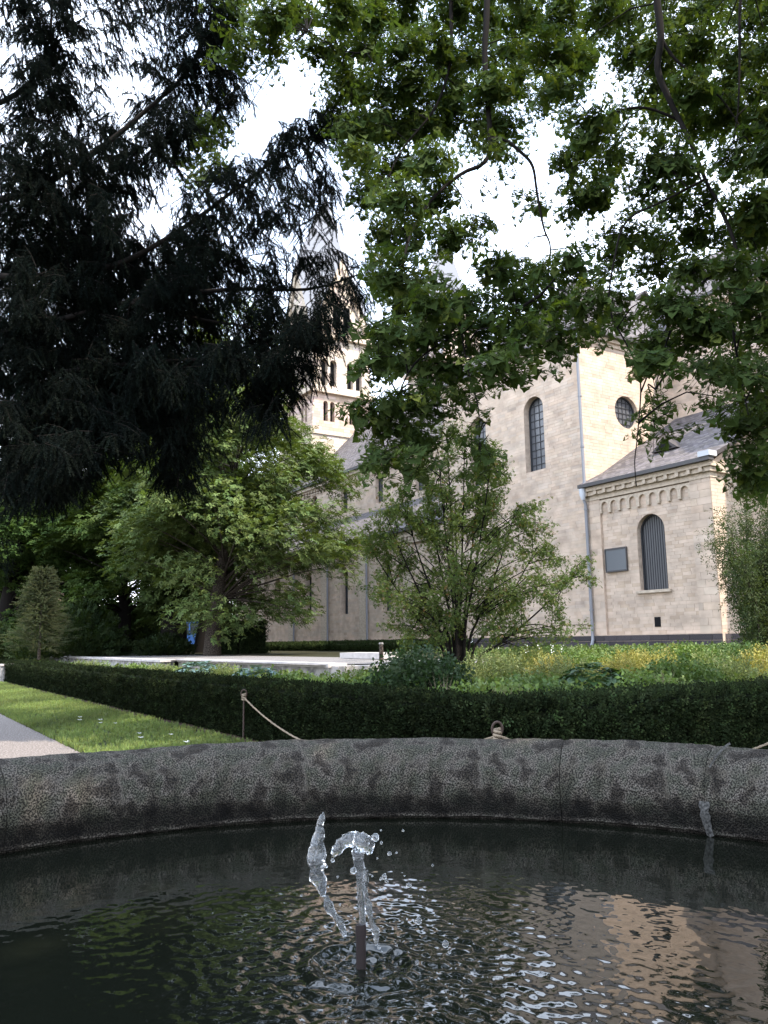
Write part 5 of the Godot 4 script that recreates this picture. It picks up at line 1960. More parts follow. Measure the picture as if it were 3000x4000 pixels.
	b.call(V(-3.18, 6.07, -8.84), 0.23, 65)
	b.call(V(-5.61, 7.09, -11.35), 0.29, 185)
	b.call(V(-4.69, 6.58, -10.38), 0.26, 185)
	b.call(V(-4.11, 6.25, -9.69), 0.25, 185)
	b.call(V(-3.71, 6.31, -9.78), 0.25, 185)
	b.call(V(-3.75, 6.84, -10.95), 0.28, 185)
	b.call(V(-3.28, 6.83, -10.79), 0.28, 185)
	b.call(V(-2.55, 6.21, -9.72), 0.25, 185)
	b.call(V(-2.49, 6.74, -10.65), 0.27, 185)
	b.call(V(-2.06, 6.7, -10.66), 0.27, 130)
	b.call(V(-5.48, 6.65, -11.26), 0.29, 185)
	b.call(V(-4.08, 5.55, -9.02), 0.23, 185)
	b.call(V(-4.45, 6.28, -10.61), 0.27, 185)
	b.call(V(-3.71, 5.81, -9.74), 0.25, 185)
	b.call(V(-3.88, 6.67, -11.33), 0.29, 185)
	b.call(V(-3.15, 6.03, -10.21), 0.26, 185)
	b.call(V(-2.52, 5.71, -9.49), 0.24, 185)
	b.call(V(-2.45, 6.35, -10.93), 0.28, 185)
	b.call(V(-2.05, 6.45, -10.94), 0.28, 148)
	b.call(V(-1.45, 5.63, -9.43), 0.24, 83)
	b.call(V(-4.52, 5.25, -9.28), 0.24, 185)
	b.call(V(-4.01, 5.14, -8.88), 0.23, 185)
	b.call(V(-4.7, 6.09, -11.24), 0.29, 185)
	b.call(V(-3.96, 5.85, -10.55), 0.27, 185)
	b.call(V(-3.49, 5.75, -10.34), 0.26, 185)
	b.call(V(-2.79, 5.32, -9.32), 0.24, 185)
	b.call(V(-2.61, 5.52, -9.8), 0.25, 111)
	b.call(V(-2.31, 5.67, -10.15), 0.26, 185)
	b.call(V(-1.88, 5.41, -9.66), 0.25, 92)
	b.call(V(-1.72, 5.85, -10.54), 0.27, 111)
	b.call(V(-5.08, 5.31, -10.36), 0.26, 185)
	b.call(V(-4.69, 5.39, -10.42), 0.27, 185)
	b.call(V(-4.41, 5.48, -10.75), 0.27, 185)
	b.call(V(-4.12, 5.54, -10.98), 0.28, 185)
	b.call(V(-3.32, 5.17, -9.93), 0.25, 185)
	b.call(V(-3.06, 5.21, -10.17), 0.26, 185)
	b.call(V(-2.95, 5.66, -11.15), 0.28, 92)
	b.call(V(-2.49, 5.51, -10.69), 0.27, 185)
	b.call(V(-2, 5.29, -10.35), 0.26, 92)
	b.call(V(-1.63, 5.33, -10.34), 0.26, 185)
	b.call(V(-1.32, 5.19, -9.96), 0.25, 185)
	b.call(V(-0.87, 4.74, -8.94), 0.23, 185)
	b.call(V(-4.54, 4.61, -9.42), 0.24, 185)
	b.call(V(-4.23, 4.62, -9.41), 0.24, 185)
	b.call(V(-4.7, 5.25, -11.31), 0.29, 185)
	b.call(V(-3.68, 4.74, -9.9), 0.25, 185)
	b.call(V(-3.58, 5.11, -10.74), 0.27, 185)
	b.call(V(-2.71, 4.42, -9.06), 0.23, 185)
	b.call(V(-2.65, 4.91, -10.2), 0.26, 185)
	b.call(V(-2.12, 4.64, -9.43), 0.24, 185)
	b.call(V(-1.79, 4.43, -8.96), 0.23, 185)
	b.call(V(-1.56, 4.69, -9.83), 0.25, 185)
	b.call(V(-1.18, 4.38, -8.92), 0.23, 185)
	b.call(V(-1.02, 4.59, -9.6), 0.24, 111)
	b.call(V(-5.46, 4.88, -11.34), 0.29, 185)
	b.call(V(-4.26, 4.36, -9.57), 0.24, 185)
	b.call(V(-3.75, 4.2, -9.31), 0.24, 185)
	b.call(V(-3.69, 4.49, -10.03), 0.26, 185)
	b.call(V(-3.87, 4.88, -11.39), 0.29, 185)
	b.call(V(-2.81, 4.21, -9.3), 0.24, 185)
	b.call(V(-2.34, 4.19, -9.08), 0.23, 185)
	b.call(V(-2.53, 4.84, -11.14), 0.28, 148)
	b.call(V(-1.76, 4.14, -9.15), 0.23, 111)
	b.call(V(-1.57, 4.38, -9.96), 0.25, 185)
	b.call(V(-1.27, 4.33, -9.6), 0.24, 185)
	b.call(V(-4.42, 3.92, -9.27), 0.24, 185)
	b.call(V(-4.84, 4.34, -10.86), 0.28, 185)
	b.call(V(-4.53, 4.4, -11.1), 0.28, 185)
	b.call(V(-3.54, 3.99, -9.58), 0.24, 185)
	b.call(V(-3.13, 3.93, -9.52), 0.24, 185)
	b.call(V(-3.37, 4.52, -11.36), 0.29, 185)
	b.call(V(-2.71, 4.13, -10.18), 0.26, 185)
	b.call(V(-2.27, 3.93, -9.54), 0.24, 92)
	b.call(V(-1.35, 3.75, -9.03), 0.23, 74)
	b.call(V(-4.53, 3.6, -9.44), 0.24, 185)
	b.call(V(-4.12, 3.57, -9.28), 0.24, 185)
	b.call(V(-3.56, 3.42, -8.89), 0.23, 185)
	b.call(V(-3.62, 3.67, -9.8), 0.25, 185)
	b.call(V(-2.98, 3.55, -9.27), 0.24, 111)
	b.call(V(-2.56, 3.65, -9.74), 0.25, 185)
	b.call(V(-4.83, 3.44, -10.14), 0.26, 148)
	b.call(V(-4.68, 3.52, -10.58), 0.27, 148)
	b.call(V(-3.85, 3.21, -9.25), 0.24, 185)
	b.call(V(-3.99, 3.54, -10.38), 0.26, 92)
	b.call(V(-2.88, 3.59, -10.81), 0.28, 185)
	b.call(V(-4.36, 3.02, -9.41), 0.24, 74)
	b.call(V(-4.45, 3.25, -10.31), 0.26, 130)
	b.call(V(-4.27, 3.28, -10.35), 0.26, 74)
	b.call(V(-2.67, 6.93, -10.29), 0.26, 102)
	b.call(V(-2, 5.99, -8.23), 0.21, 110)
	b.call(V(-1.96, 6.76, -9.25), 0.24, 110)
	b.call(V(-1.56, 6.34, -8.36), 0.21, 110)
	b.call(V(-1.44, 7.24, -9.5), 0.24, 110)
	b.call(V(-1.07, 6.82, -8.54), 0.22, 110)
	b.call(V(-0.93, 7.28, -8.94), 0.23, 110)
	b.call(V(-0.63, 7.31, -8.82), 0.22, 110)
	b.call(V(-0.48, 8.47, -10.17), 0.26, 110)
	b.call(V(-2.04, 5.73, -8.57), 0.22, 92)
	b.call(V(-2, 6.7, -10.09), 0.26, 92)
	b.call(V(-1.56, 6.41, -9.07), 0.23, 100)
	b.call(V(-1.12, 6.05, -8.29), 0.21, 100)
	b.call(V(-1.03, 7.66, -10.57), 0.27, 100)
	b.call(V(-0.71, 7.52, -9.99), 0.25, 100)
	b.call(V(-1.81, 6.67, -10.34), 0.26, 59)
	b.call(V(-1.21, 6.02, -8.9), 0.23, 59)
	b.call(V(-0.81, 5.84, -8.27), 0.21, 64)
	b.call(V(-0.6, 6.91, -9.96), 0.25, 64)
	b.call(V(-1.28, 5.88, -9.52), 0.24, 59)
	b.call(V(-1.05, 6.5, -10.44), 0.27, 59)
	b.call(V(-0.72, 6.68, -10.56), 0.27, 59)
	b.call(V(-0.91, 5.55, -9.16), 0.23, 59)
	b.call(V(-1.29, 5.29, -9.01), 0.23, 59)
	b.call(V(-0.76, 5.2, -9.3), 0.24, 92)
	b.call(V(-0.43, 5.19, -8.84), 0.23, 92)
	b.call(V(-0.21, 5.79, -9.75), 0.25, 92)
	b.call(V(-0.92, 4.63, -8.35), 0.21, 92)
	b.call(V(-0.56, 4.72, -8.4), 0.21, 92)
	b.call(V(-5.23, 7.18, -10.95), 0.28, 130)
	b.call(V(-5.22, 7.71, -12.05), 0.31, 130)
	b.call(V(-4.37, 7.32, -11.17), 0.28, 130)
	b.call(V(-5.38, 6.88, -11.11), 0.28, 130)
	b.call(V(-4.7, 6.67, -10.57), 0.27, 130)
	b.call(V(-5.2, 7.76, -12.77), 0.33, 130)
	b.call(V(-4.04, 6.9, -11.1), 0.28, 130)
	b.call(V(-3.7, 6.82, -11.1), 0.28, 130)
	b.call(V(-3.67, 7.67, -12.72), 0.32, 130)
	b.call(V(-2.9, 6.92, -11.17), 0.28, 130)
	b.call(V(-5.3, 6.36, -11), 0.28, 130)
	b.call(V(-4.45, 6.01, -10.19), 0.26, 130)
	b.call(V(-4.1, 6.02, -10.15), 0.26, 130)
	b.call(V(-3.74, 5.96, -10.13), 0.26, 130)
	b.call(V(-3.84, 6.7, -11.64), 0.30, 130)
	b.call(V(-3.18, 6.26, -10.8), 0.28, 130)
	b.call(V(-2.62, 6.1, -10.47), 0.27, 130)
	b.call(V(-5.81, 6.5, -12.14), 0.31, 130)
	b.call(V(-5.53, 6.68, -12.6), 0.32, 130)
	b.call(V(-4.46, 6.01, -11.05), 0.28, 130)
	b.call(V(-3.71, 5.61, -10.1), 0.26, 130)
	b.call(V(-4.03, 6.56, -12.43), 0.32, 130)
	b.call(V(-3.41, 6.41, -12.02), 0.31, 130)
	b.call(V(-5.64, 6.01, -12.07), 0.31, 130)
	b.call(V(-5.46, 6.12, -12.61), 0.32, 130)
	b.call(V(-4.14, 5.24, -10.3), 0.26, 130)
	b.call(V(-3.7, 5.22, -10.21), 0.26, 130)
	b.call(V(-3.75, 5.74, -11.51), 0.29, 130)
	b.call(V(-3.26, 5.64, -11.22), 0.29, 130)
	b.call(V(-5.65, 5.52, -12), 0.31, 130)
	b.call(V(-4.82, 5.18, -11.05), 0.28, 130)
	b.call(V(-4.68, 5.42, -11.76), 0.30, 130)
	b.call(V(-4.33, 5.49, -12.11), 0.31, 130)
	b.call(V(-3.66, 5.15, -11.11), 0.28, 130)
	b.call(V(-2.98, 4.81, -10.19), 0.26, 130)
	b.call(V(-2.86, 5.22, -11.42), 0.29, 130)
	b.call(V(-4.75, 4.47, -10.1), 0.26, 130)
	b.call(V(-5.07, 4.92, -11.71), 0.30, 130)
	b.call(V(-4.21, 4.57, -10.58), 0.27, 130)
	b.call(V(-4.62, 5.31, -12.86), 0.33, 130)
	b.call(V(-4.15, 5.3, -12.83), 0.33, 130)
	b.call(V(-3.35, 4.98, -11.87), 0.30, 130)
	b.call(V(-2.72, 4.67, -10.85), 0.28, 130)
	b.call(V(-5.15, 4.33, -11.16), 0.28, 130)
	b.call(V(-4.43, 4.2, -10.43), 0.27, 130)
	b.call(V(-4.37, 4.36, -11.1), 0.28, 130)
	b.call(V(-3.73, 4.23, -10.6), 0.27, 130)
	b.call(V(-3.48, 4.2, -10.73), 0.27, 130)
	b.call(V(-3.25, 4.35, -11.2), 0.29, 130)
	b.call(V(-3.05, 4.57, -11.96), 0.30, 130)
	b.call(V(-5.42, 4.11, -11.69), 0.30, 130)
	b.call(V(-4.67, 3.9, -11.02), 0.28, 130)
	b.call(V(-4.31, 3.89, -10.96), 0.28, 130)
	b.call(V(-4.26, 4.18, -12.07), 0.31, 130)
	b.call(V(-2.58, 3.76, -10.5), 0.27, 130)
	b.call(V(-5.43, 3.74, -11.7), 0.30, 104)
	b.call(V(-5.28, 3.88, -12.25), 0.31, 104)
	b.call(V(-4.34, 3.55, -10.77), 0.27, 130)
	b.call(V(-2.91, 3.71, -11.55), 0.29, 130)
	# the branches round the trunk and out to where the long ones begin
	for i in 46:
		var h := 2.8 + 11.0 * i / 46.0
		var an := i * 2.4
		var reach := 2.2 * (1.1 - 0.055 * h)
		var e := Vector3(cos(an) * reach, h - 0.35, sin(an) * reach)
		var line := [Vector3(0, h, 0), Vector3(e.x * 0.5, h + 0.12, e.z * 0.5), e]
		limbs.append(line)
		wood.tube(line, [0.045, 0.03, 0.008], 5, false)
		for f in [0.45, 0.75, 1.0]:
			boughs.append([Vector3(e.x * f, h - 0.3 * f, e.z * f), 0.34, 110])
	for q in limbs.slice(0, 8):
		for p in q:
			var w: Vector3 = p + base
			if w.x < 0.53 * w.z:
				boughs.append([p + Vector3(0, -0.1, 0), 0.32, 120])
				boughs.append([p + Vector3(rnd(-0.3, 0.3), -0.2, rnd(-0.6, 0.6)), 0.32, 110])
	var mesh := needle_string(0.30, 110, 0.036, 0.0075)
	var places := []
	var tints := []
	var twigs := Geo.new()
	for q in boughs:
		var c: Vector3 = q[0]
		var r: float = q[1]
		var near := nearest_on(limbs, c)
		var along := (c - near)
		if along.length() < 2.5:
			twigs.tube(bent(near, c, 0.05, 3, 0.03), taper(0.010, 0.004, 4), 4, false)
		# branchlets with strings of needles hanging to both sides like a fringe
		for br in int(ceil(q[2] / 12.0)):
			var d := (along.normalized() * 0.6 + Vector3(0.25, 0.0, 0.0) + unit() * 0.8)
			d.y *= 0.6
			d = d.normalized()
			var off := unit() * r * 0.8
			off.z *= 1.7
			var s0 := c + off - d * r * 0.7
			var s1 := c + off + d * r * 0.9 - Vector3(0, r * 0.25, 0)
			twigs.tube([s0, s0.lerp(s1, 0.5) + Vector3(0, 0.03, 0), s1], [0.005, 0.004, 0.002], 3, false)
			var across := d.cross(Vector3.UP).normalized()
			for i in 12:
				var sd := 1.0 if i % 2 == 0 else -1.0
				var f := (i + rng.randf()) / 12.0
				var y := (Vector3.DOWN * rnd(0.5, 1.4) + across * sd * rnd(0.1, 0.8) + d * rnd(0.0, 0.7)).normalized()
				places.append(turned(y, rnd(0, TAU), rnd(0.6, 1.25) * (1.1 - 0.4 * f), s0.lerp(s1, f) + Vector3(0, 0.03 * sin(PI * f), 0)))
				tints.append(tone(Color(0.009, 0.0125, 0.0105), 0.35))
	obj("limbs", wood.mesh(), M.bark_dark, t)
	obj("twigs", twigs.mesh(), M.bark_dark, t)
	scatter("needles", mesh, M.needle, places, tints, t)


# ---------------------------------------------------------------- the other trees and shrubs
func make_trees() -> void:
	var spray := sprig(9, 0.10, 0.058, 0.30, 0.75, 0.15)
	var coarse := sprig(9, 0.15, 0.085, 0.42, 0.6, 0.15)
	var lime := Color(0.105, 0.145, 0.052)
	broad_tree("lime_tree", "bright green layered lime tree on a short grey trunk behind the terrace", "", Vector3(-6.4, 0.72, -30.0), 0.27, Vector3(-5.5, 6.4, -30.0), Vector3(4.3, 5.0, 3.8), 140, 170, spray, lime, M.bark, 1.0, 0.62, -0.9)
	broad_tree("lime_tree", "tall yellow-green tree rising behind the lime tree up under the spruce", "", Vector3(-9.5, 0.75, -42.0), 0.36, Vector3(-9.0, 13.0, -42.0), Vector3(4.6, 6.6, 4.6), 95, 110, coarse, Color(0.10, 0.145, 0.03), M.bark_dark, 1.0, 0.6)
	broad_tree("park_tree", "dark twin-stemmed park tree left of the lime tree", "", Vector3(-11.6, 0.75, -35.5), 0.28, Vector3(-11.4, 6.0, -36.0), Vector3(3.6, 4.3, 3.0), 95, 130, spray, Color(0.05, 0.082, 0.022), M.bark_dark, 1.2, 0.6, -0.95)
	broad_tree("park_tree", "thick dark trunk standing just left of the lime tree", "", Vector3(-9.3, 0.75, -34.5), 0.55, Vector3(-8.8, 6.2, -35.0), Vector3(3.2, 4.6, 3.0), 95, 130, spray, Color(0.068, 0.10, 0.034), M.bark_dark, 1.2, 0.6, -0.95)
	broad_tree("park_tree", "broad dark tree at the far left edge of the picture", "", Vector3(-18.1, 0.75, -38.0), 0.38, Vector3(-17.2, 6.3, -38.5), Vector3(4.2, 4.2, 3.6), 110, 130, spray, Color(0.05, 0.085, 0.024), M.bark_dark, 1.2, 0.6, -0.95)
	broad_tree("background_tree", "tall bright tree far behind on the left between the dark trunks", "", Vector3(-22.0, 0.8, -58.0), 0.4, Vector3(-22.0, 9.0, -58.0), Vector3(6.5, 6.0, 5.0), 80, 100, coarse, Color(0.075, 0.12, 0.03), M.bark_dark, 1.5, 0.45)
	broad_tree("background_tree", "dense green tree far behind the thick dark trunk", "", Vector3(-13.0, 0.8, -66.0), 0.4, Vector3(-13.5, 9.0, -66.0), Vector3(6.0, 6.5, 5.0), 80, 100, coarse, Color(0.065, 0.105, 0.028), M.bark_dark, 1.5, 0.45, -0.6)
	broad_tree("background_tree", "tallest tree behind the trunks, its top hidden by the hanging spruce", "", Vector3(-17.0, 0.8, -47.0), 0.4, Vector3(-16.5, 11.5, -47.0), Vector3(5.5, 7.5, 4.5), 100, 110, coarse, Color(0.060, 0.10, 0.026), M.bark_dark, 1.3, 0.55, -0.8)
	broad_tree("background_tree", "dark tree far away at the left edge near the pink house", "", Vector3(-36.0, 0.8, -66.0), 0.4, Vector3(-35.0, 9.0, -66.0), Vector3(6.5, 6.5, 5.0), 80, 100, coarse, Color(0.05, 0.085, 0.024), M.bark_dark, 1.5, 0.45, -0.5)
	# dark undergrowth between the trunks
	var u := bush("laurel_bush", "wide dark evergreen bush between the trunks on the left", "bush", "dark bushes under the trees", Vector3(-12.8, 0.7, -33.0), 2.3, 2.1, 1500, spray, Color(0.026, 0.042, 0.016), M.leaf_shrub, 0.3, 1.2)
	u = bush("laurel_bush", "dark evergreen bush under the broad tree at far left", "bush", "dark bushes under the trees", Vector3(-17.0, 0.7, -34.0), 2.4, 1.3, 1300, spray, Color(0.024, 0.040, 0.016), M.leaf_shrub, 0.3, 1.2)
	u = bush("laurel_bush", "low dark bush beside the thick trunk in front of the cars", "bush", "dark bushes under the trees", Vector3(-9.0, 0.7, -33.0), 1.1, 0.7, 500, spray, Color(0.024, 0.038, 0.016), M.leaf_shrub, 0.3, 1.1)
	u = bush("laurel_bush", "long dark evergreen bush closing the view far behind the trunks", "bush", "dark bushes under the trees", Vector3(-20.5, 0.75, -44.0), 4.5, 2.6, 2600, coarse, Color(0.022, 0.036, 0.015), M.leaf_shrub, 0.3, 1.3)
	u = bush("laurel_bush", "dark evergreen bush behind the twin-stemmed tree", "bush", "dark bushes under the trees", Vector3(-14.2, 0.75, -42.0), 2.6, 2.3, 1500, coarse, Color(0.022, 0.036, 0.015), M.leaf_shrub, 0.3, 1.3)
	u = bush("laurel_bush", "long dark hedge-like bush along the street behind the parked cars", "bush", "dark bushes under the trees", Vector3(-17.0, 0.8, -62.0), 11.0, 3.6, 5200, coarse, Color(0.024, 0.038, 0.016), M.leaf_shrub, 0.3, 1.5)
	# grey-green young conifer
	var mesh := needle_string(0.34, 40, 0.06, 0.014)
	var y := thing("young_fir", Vector3(-12.6, 0.7, -29.6), "greyish green young fir with level branches at the left", "tree")
	var g := Geo.new()
	g.tube([Vector3.ZERO, Vector3(0, 3.2, 0)], [0.06, 0.01], 7)
	obj("trunk", g.mesh(), M.bark, y)
	var places := []
	var tints := []
	for i in 2600:
		var f := pow(rng.randf(), 0.75)
		var an := rnd(0, TAU)
		var r := ((1.0 - f) * 1.1 + 0.12) * (0.75 + 0.35 * sin(an * 3.0 + f * 9.0) + 0.2 * sin(an * 7.0 - f * 23.0))
		var k := sqrt(rng.randf())
		var h := 0.25 + snappedf(f * 3.0, 0.21) + rnd(-0.05, 0.05) + k * r * 0.15
		places.append(turned(Vector3(cos(an), rnd(-0.25, 0.3), sin(an)) + unit() * 0.4, rnd(0, TAU), rnd(0.7, 1.2), Vector3(cos(an) * r * k, h, sin(an) * r * k)))
		tints.append(tone(Color(0.068, 0.080, 0.046), 0.25))
	scatter("needles", mesh, M.leaf_shrub, places, tints, y)


func make_serviceberry() -> void:
	var base := Vector3(1.16, 0.40, -13.0)
	var t := thing("serviceberry", base, "airy multi-stemmed small tree in the bed before the church wall", "tree")
	var wood := Geo.new()
	var tips := []
	var stems := [[-0.80, 3.1, 0.3], [-0.45, 3.8, -0.2], [-0.1, 4.15, 0.2], [0.2, 4.0, -0.3], [0.55, 3.8, 0.25], [0.95, 3.0, -0.1], [1.7, 1.8, 0.2], [-1.3, 2.4, -0.15], [-0.25, 3.5, 0.6], [0.40, 3.3, -0.6], [-1.0, 2.7, 0.5], [1.25, 2.3, -0.4], [0.05, 3.2, -0.5]]
	for s in stems:
		var foot := Vector3(s[0] * 0.12, -0.1, s[2] * 0.25)
		var knee := Vector3(s[0] * 0.40, s[1] * 0.40, s[2] * 0.5)
		var tip := Vector3(s[0] * 1.12, s[1], s[2])
		var line := smooth_line([foot, knee * 0.55 + Vector3(s[0] * -0.03, 0.08, 0), knee, (knee + tip) / 2 + Vector3(s[0] * 0.03, 0.0, 0), tip])
		obj("stem", _tube(line, taper(0.030, 0.006, line.size()), 7), M.bark_dark, t)
		for k in 15:
			var f := 0.34 + 0.66 * sqrt(rng.randf())
			var p: Vector3 = line[int(f * (line.size() - 1))]
			var d := (Vector3(signf(s[0]) * 0.35, 0.35, 0) + unit()).normalized()
			var e := p + d * rnd(0.35, 0.85) * (1.25 - 0.5 * f)
			wood.tube(bent(p, e, 0.06, 4, 0.03), taper(0.011, 0.003, 5), 4, false)
			tips.append([p, e])
	# fuller skirts to both sides
	for k in 60:
		var an := rnd(0, TAU)
		var h := rnd(0.75, 3.0)
		var r := rnd(0.9, 1.9) * (1.1 if cos(an) > 0 else 0.92) * (1.0 if h < 2.2 else 0.75)
		var e := Vector3(cos(an) * r, h, sin(an) * r * 0.7)
		var p := Vector3(cos(an) * r * 0.35, h * 0.8, sin(an) * r * 0.25)
		wood.tube(bent(p, e, 0.08, 4, 0.03), taper(0.010, 0.003, 5), 4, false)
		tips.append([p, e])
	obj("twigs", wood.mesh(), M.bark_dark, t)
	var blade := [[0.0, 0.0], [0.26, 0.22], [0.30, 0.5], [0.17, 0.8], [0.0, 1.0]]
	var places := []
	var tints := []
	for q in tips:
		for i in 132:
			var f := pow(rng.randf(), 0.6)
			var p: Vector3 = (q[0] as Vector3).lerp(q[1], 0.25 + 0.8 * f) + unit() * rnd(0.02, 0.17)
			places.append(turned(unit() + Vector3(0, -0.3, 0), rnd(0, TAU), rnd(0.045, 0.078), p))
			var c := Color(0.09, 0.128, 0.043)
			var k := rng.randf()
			if k < 0.08: c = Color(0.13, 0.15, 0.045)
			elif k < 0.11: c = Color(0.16, 0.105, 0.05)
			tints.append(tone(c, 0.28))
	for k in 300:
		if not meshes.has("sb%d" % (k % 4)):
			meshes["sb%d" % (k % 4)] = leaf_blade(blade, 1.0, 0.3, tone(Color(0.082, 0.118, 0.038), 0.3))
		var o := obj("leaf", meshes["sb%d" % (k % 4)], M.leaf_shrub, t)
		o.transform = places[k * 23 % places.size()]
		places[k * 23 % places.size()] = null
	var p2 := []
	var t2 := []
	for i in places.size():
		if places[i] != null:
			p2.append(places[i])
			t2.append(tints[i])
	scatter("foliage", leaf_blade(blade, 1.0, 0.3), M.leaf_shrub, p2, t2, t)


func _tube(line: Array, radii: Array, sides: int) -> ArrayMesh:
	var g := Geo.new()
	g.tube(line, radii, sides)
	return g.mesh()


func make_right_shrub() -> void:
	var base := Vector3(6.95, 0.6, -15.0)
	var t := thing("willow_shrub", base, "tall fine-leaved grey-green shrub at the right edge before the chapel corner", "shrub")
	var wood := Geo.new()
	var places := []
	var tints := []
	for i in 26:
		var e := Vector3(rnd(-0.95, 1.6), rnd(1.7, 3.5), rnd(-0.9, 0.9))
		e.x *= 1.0 - 0.12 * absf(e.y - 1.9)
		var line := bent(Vector3(e.x * 0.12, -0.1, e.z * 0.12), e, 0.1, 6, 0.06)
		wood.tube(line, taper(0.018, 0.003, line.size()), 5, false)
		for k in 420:
			var f := rnd(0.12, 1.0)
			var p: Vector3 = line[0].lerp(e, f) + Vector3(0, 0.1 * sin(PI * f), 0) + unit() * rnd(0.03, 0.30)
			places.append(turned(unit() + Vector3(0, -0.2, 0), rnd(0, TAU), rnd(0.75, 1.3), p))
			tints.append(tone(Color(0.072, 0.098, 0.045), 0.3))
	obj("stems", wood.mesh(), M.bark, t)
	scatter("foliage", sprig(6, 0.045, 0.018, 0.12, 0.2, 0.1), M.leaf_shrub, places, tints, t)


# ---------------------------------------------------------------- the flower bed
func bed_at(px: float, s: float) -> Vector3:
	# in the bed, s - 4.66 metres behind the back of the hedge, in the direction of picture column px
	var k := (px - 1500.0) / 3139.0
	var b := s - 4.66
	var d := s / (AW.x * k + 0.5373)
	d = maxf(d, (5.4 + b) / (0.8434 - 0.5373 * k))
	var p := Vector3(k * d, 0, -d)
	p.y = rise_at(p.dot(AL), p.dot(AW))
	return p


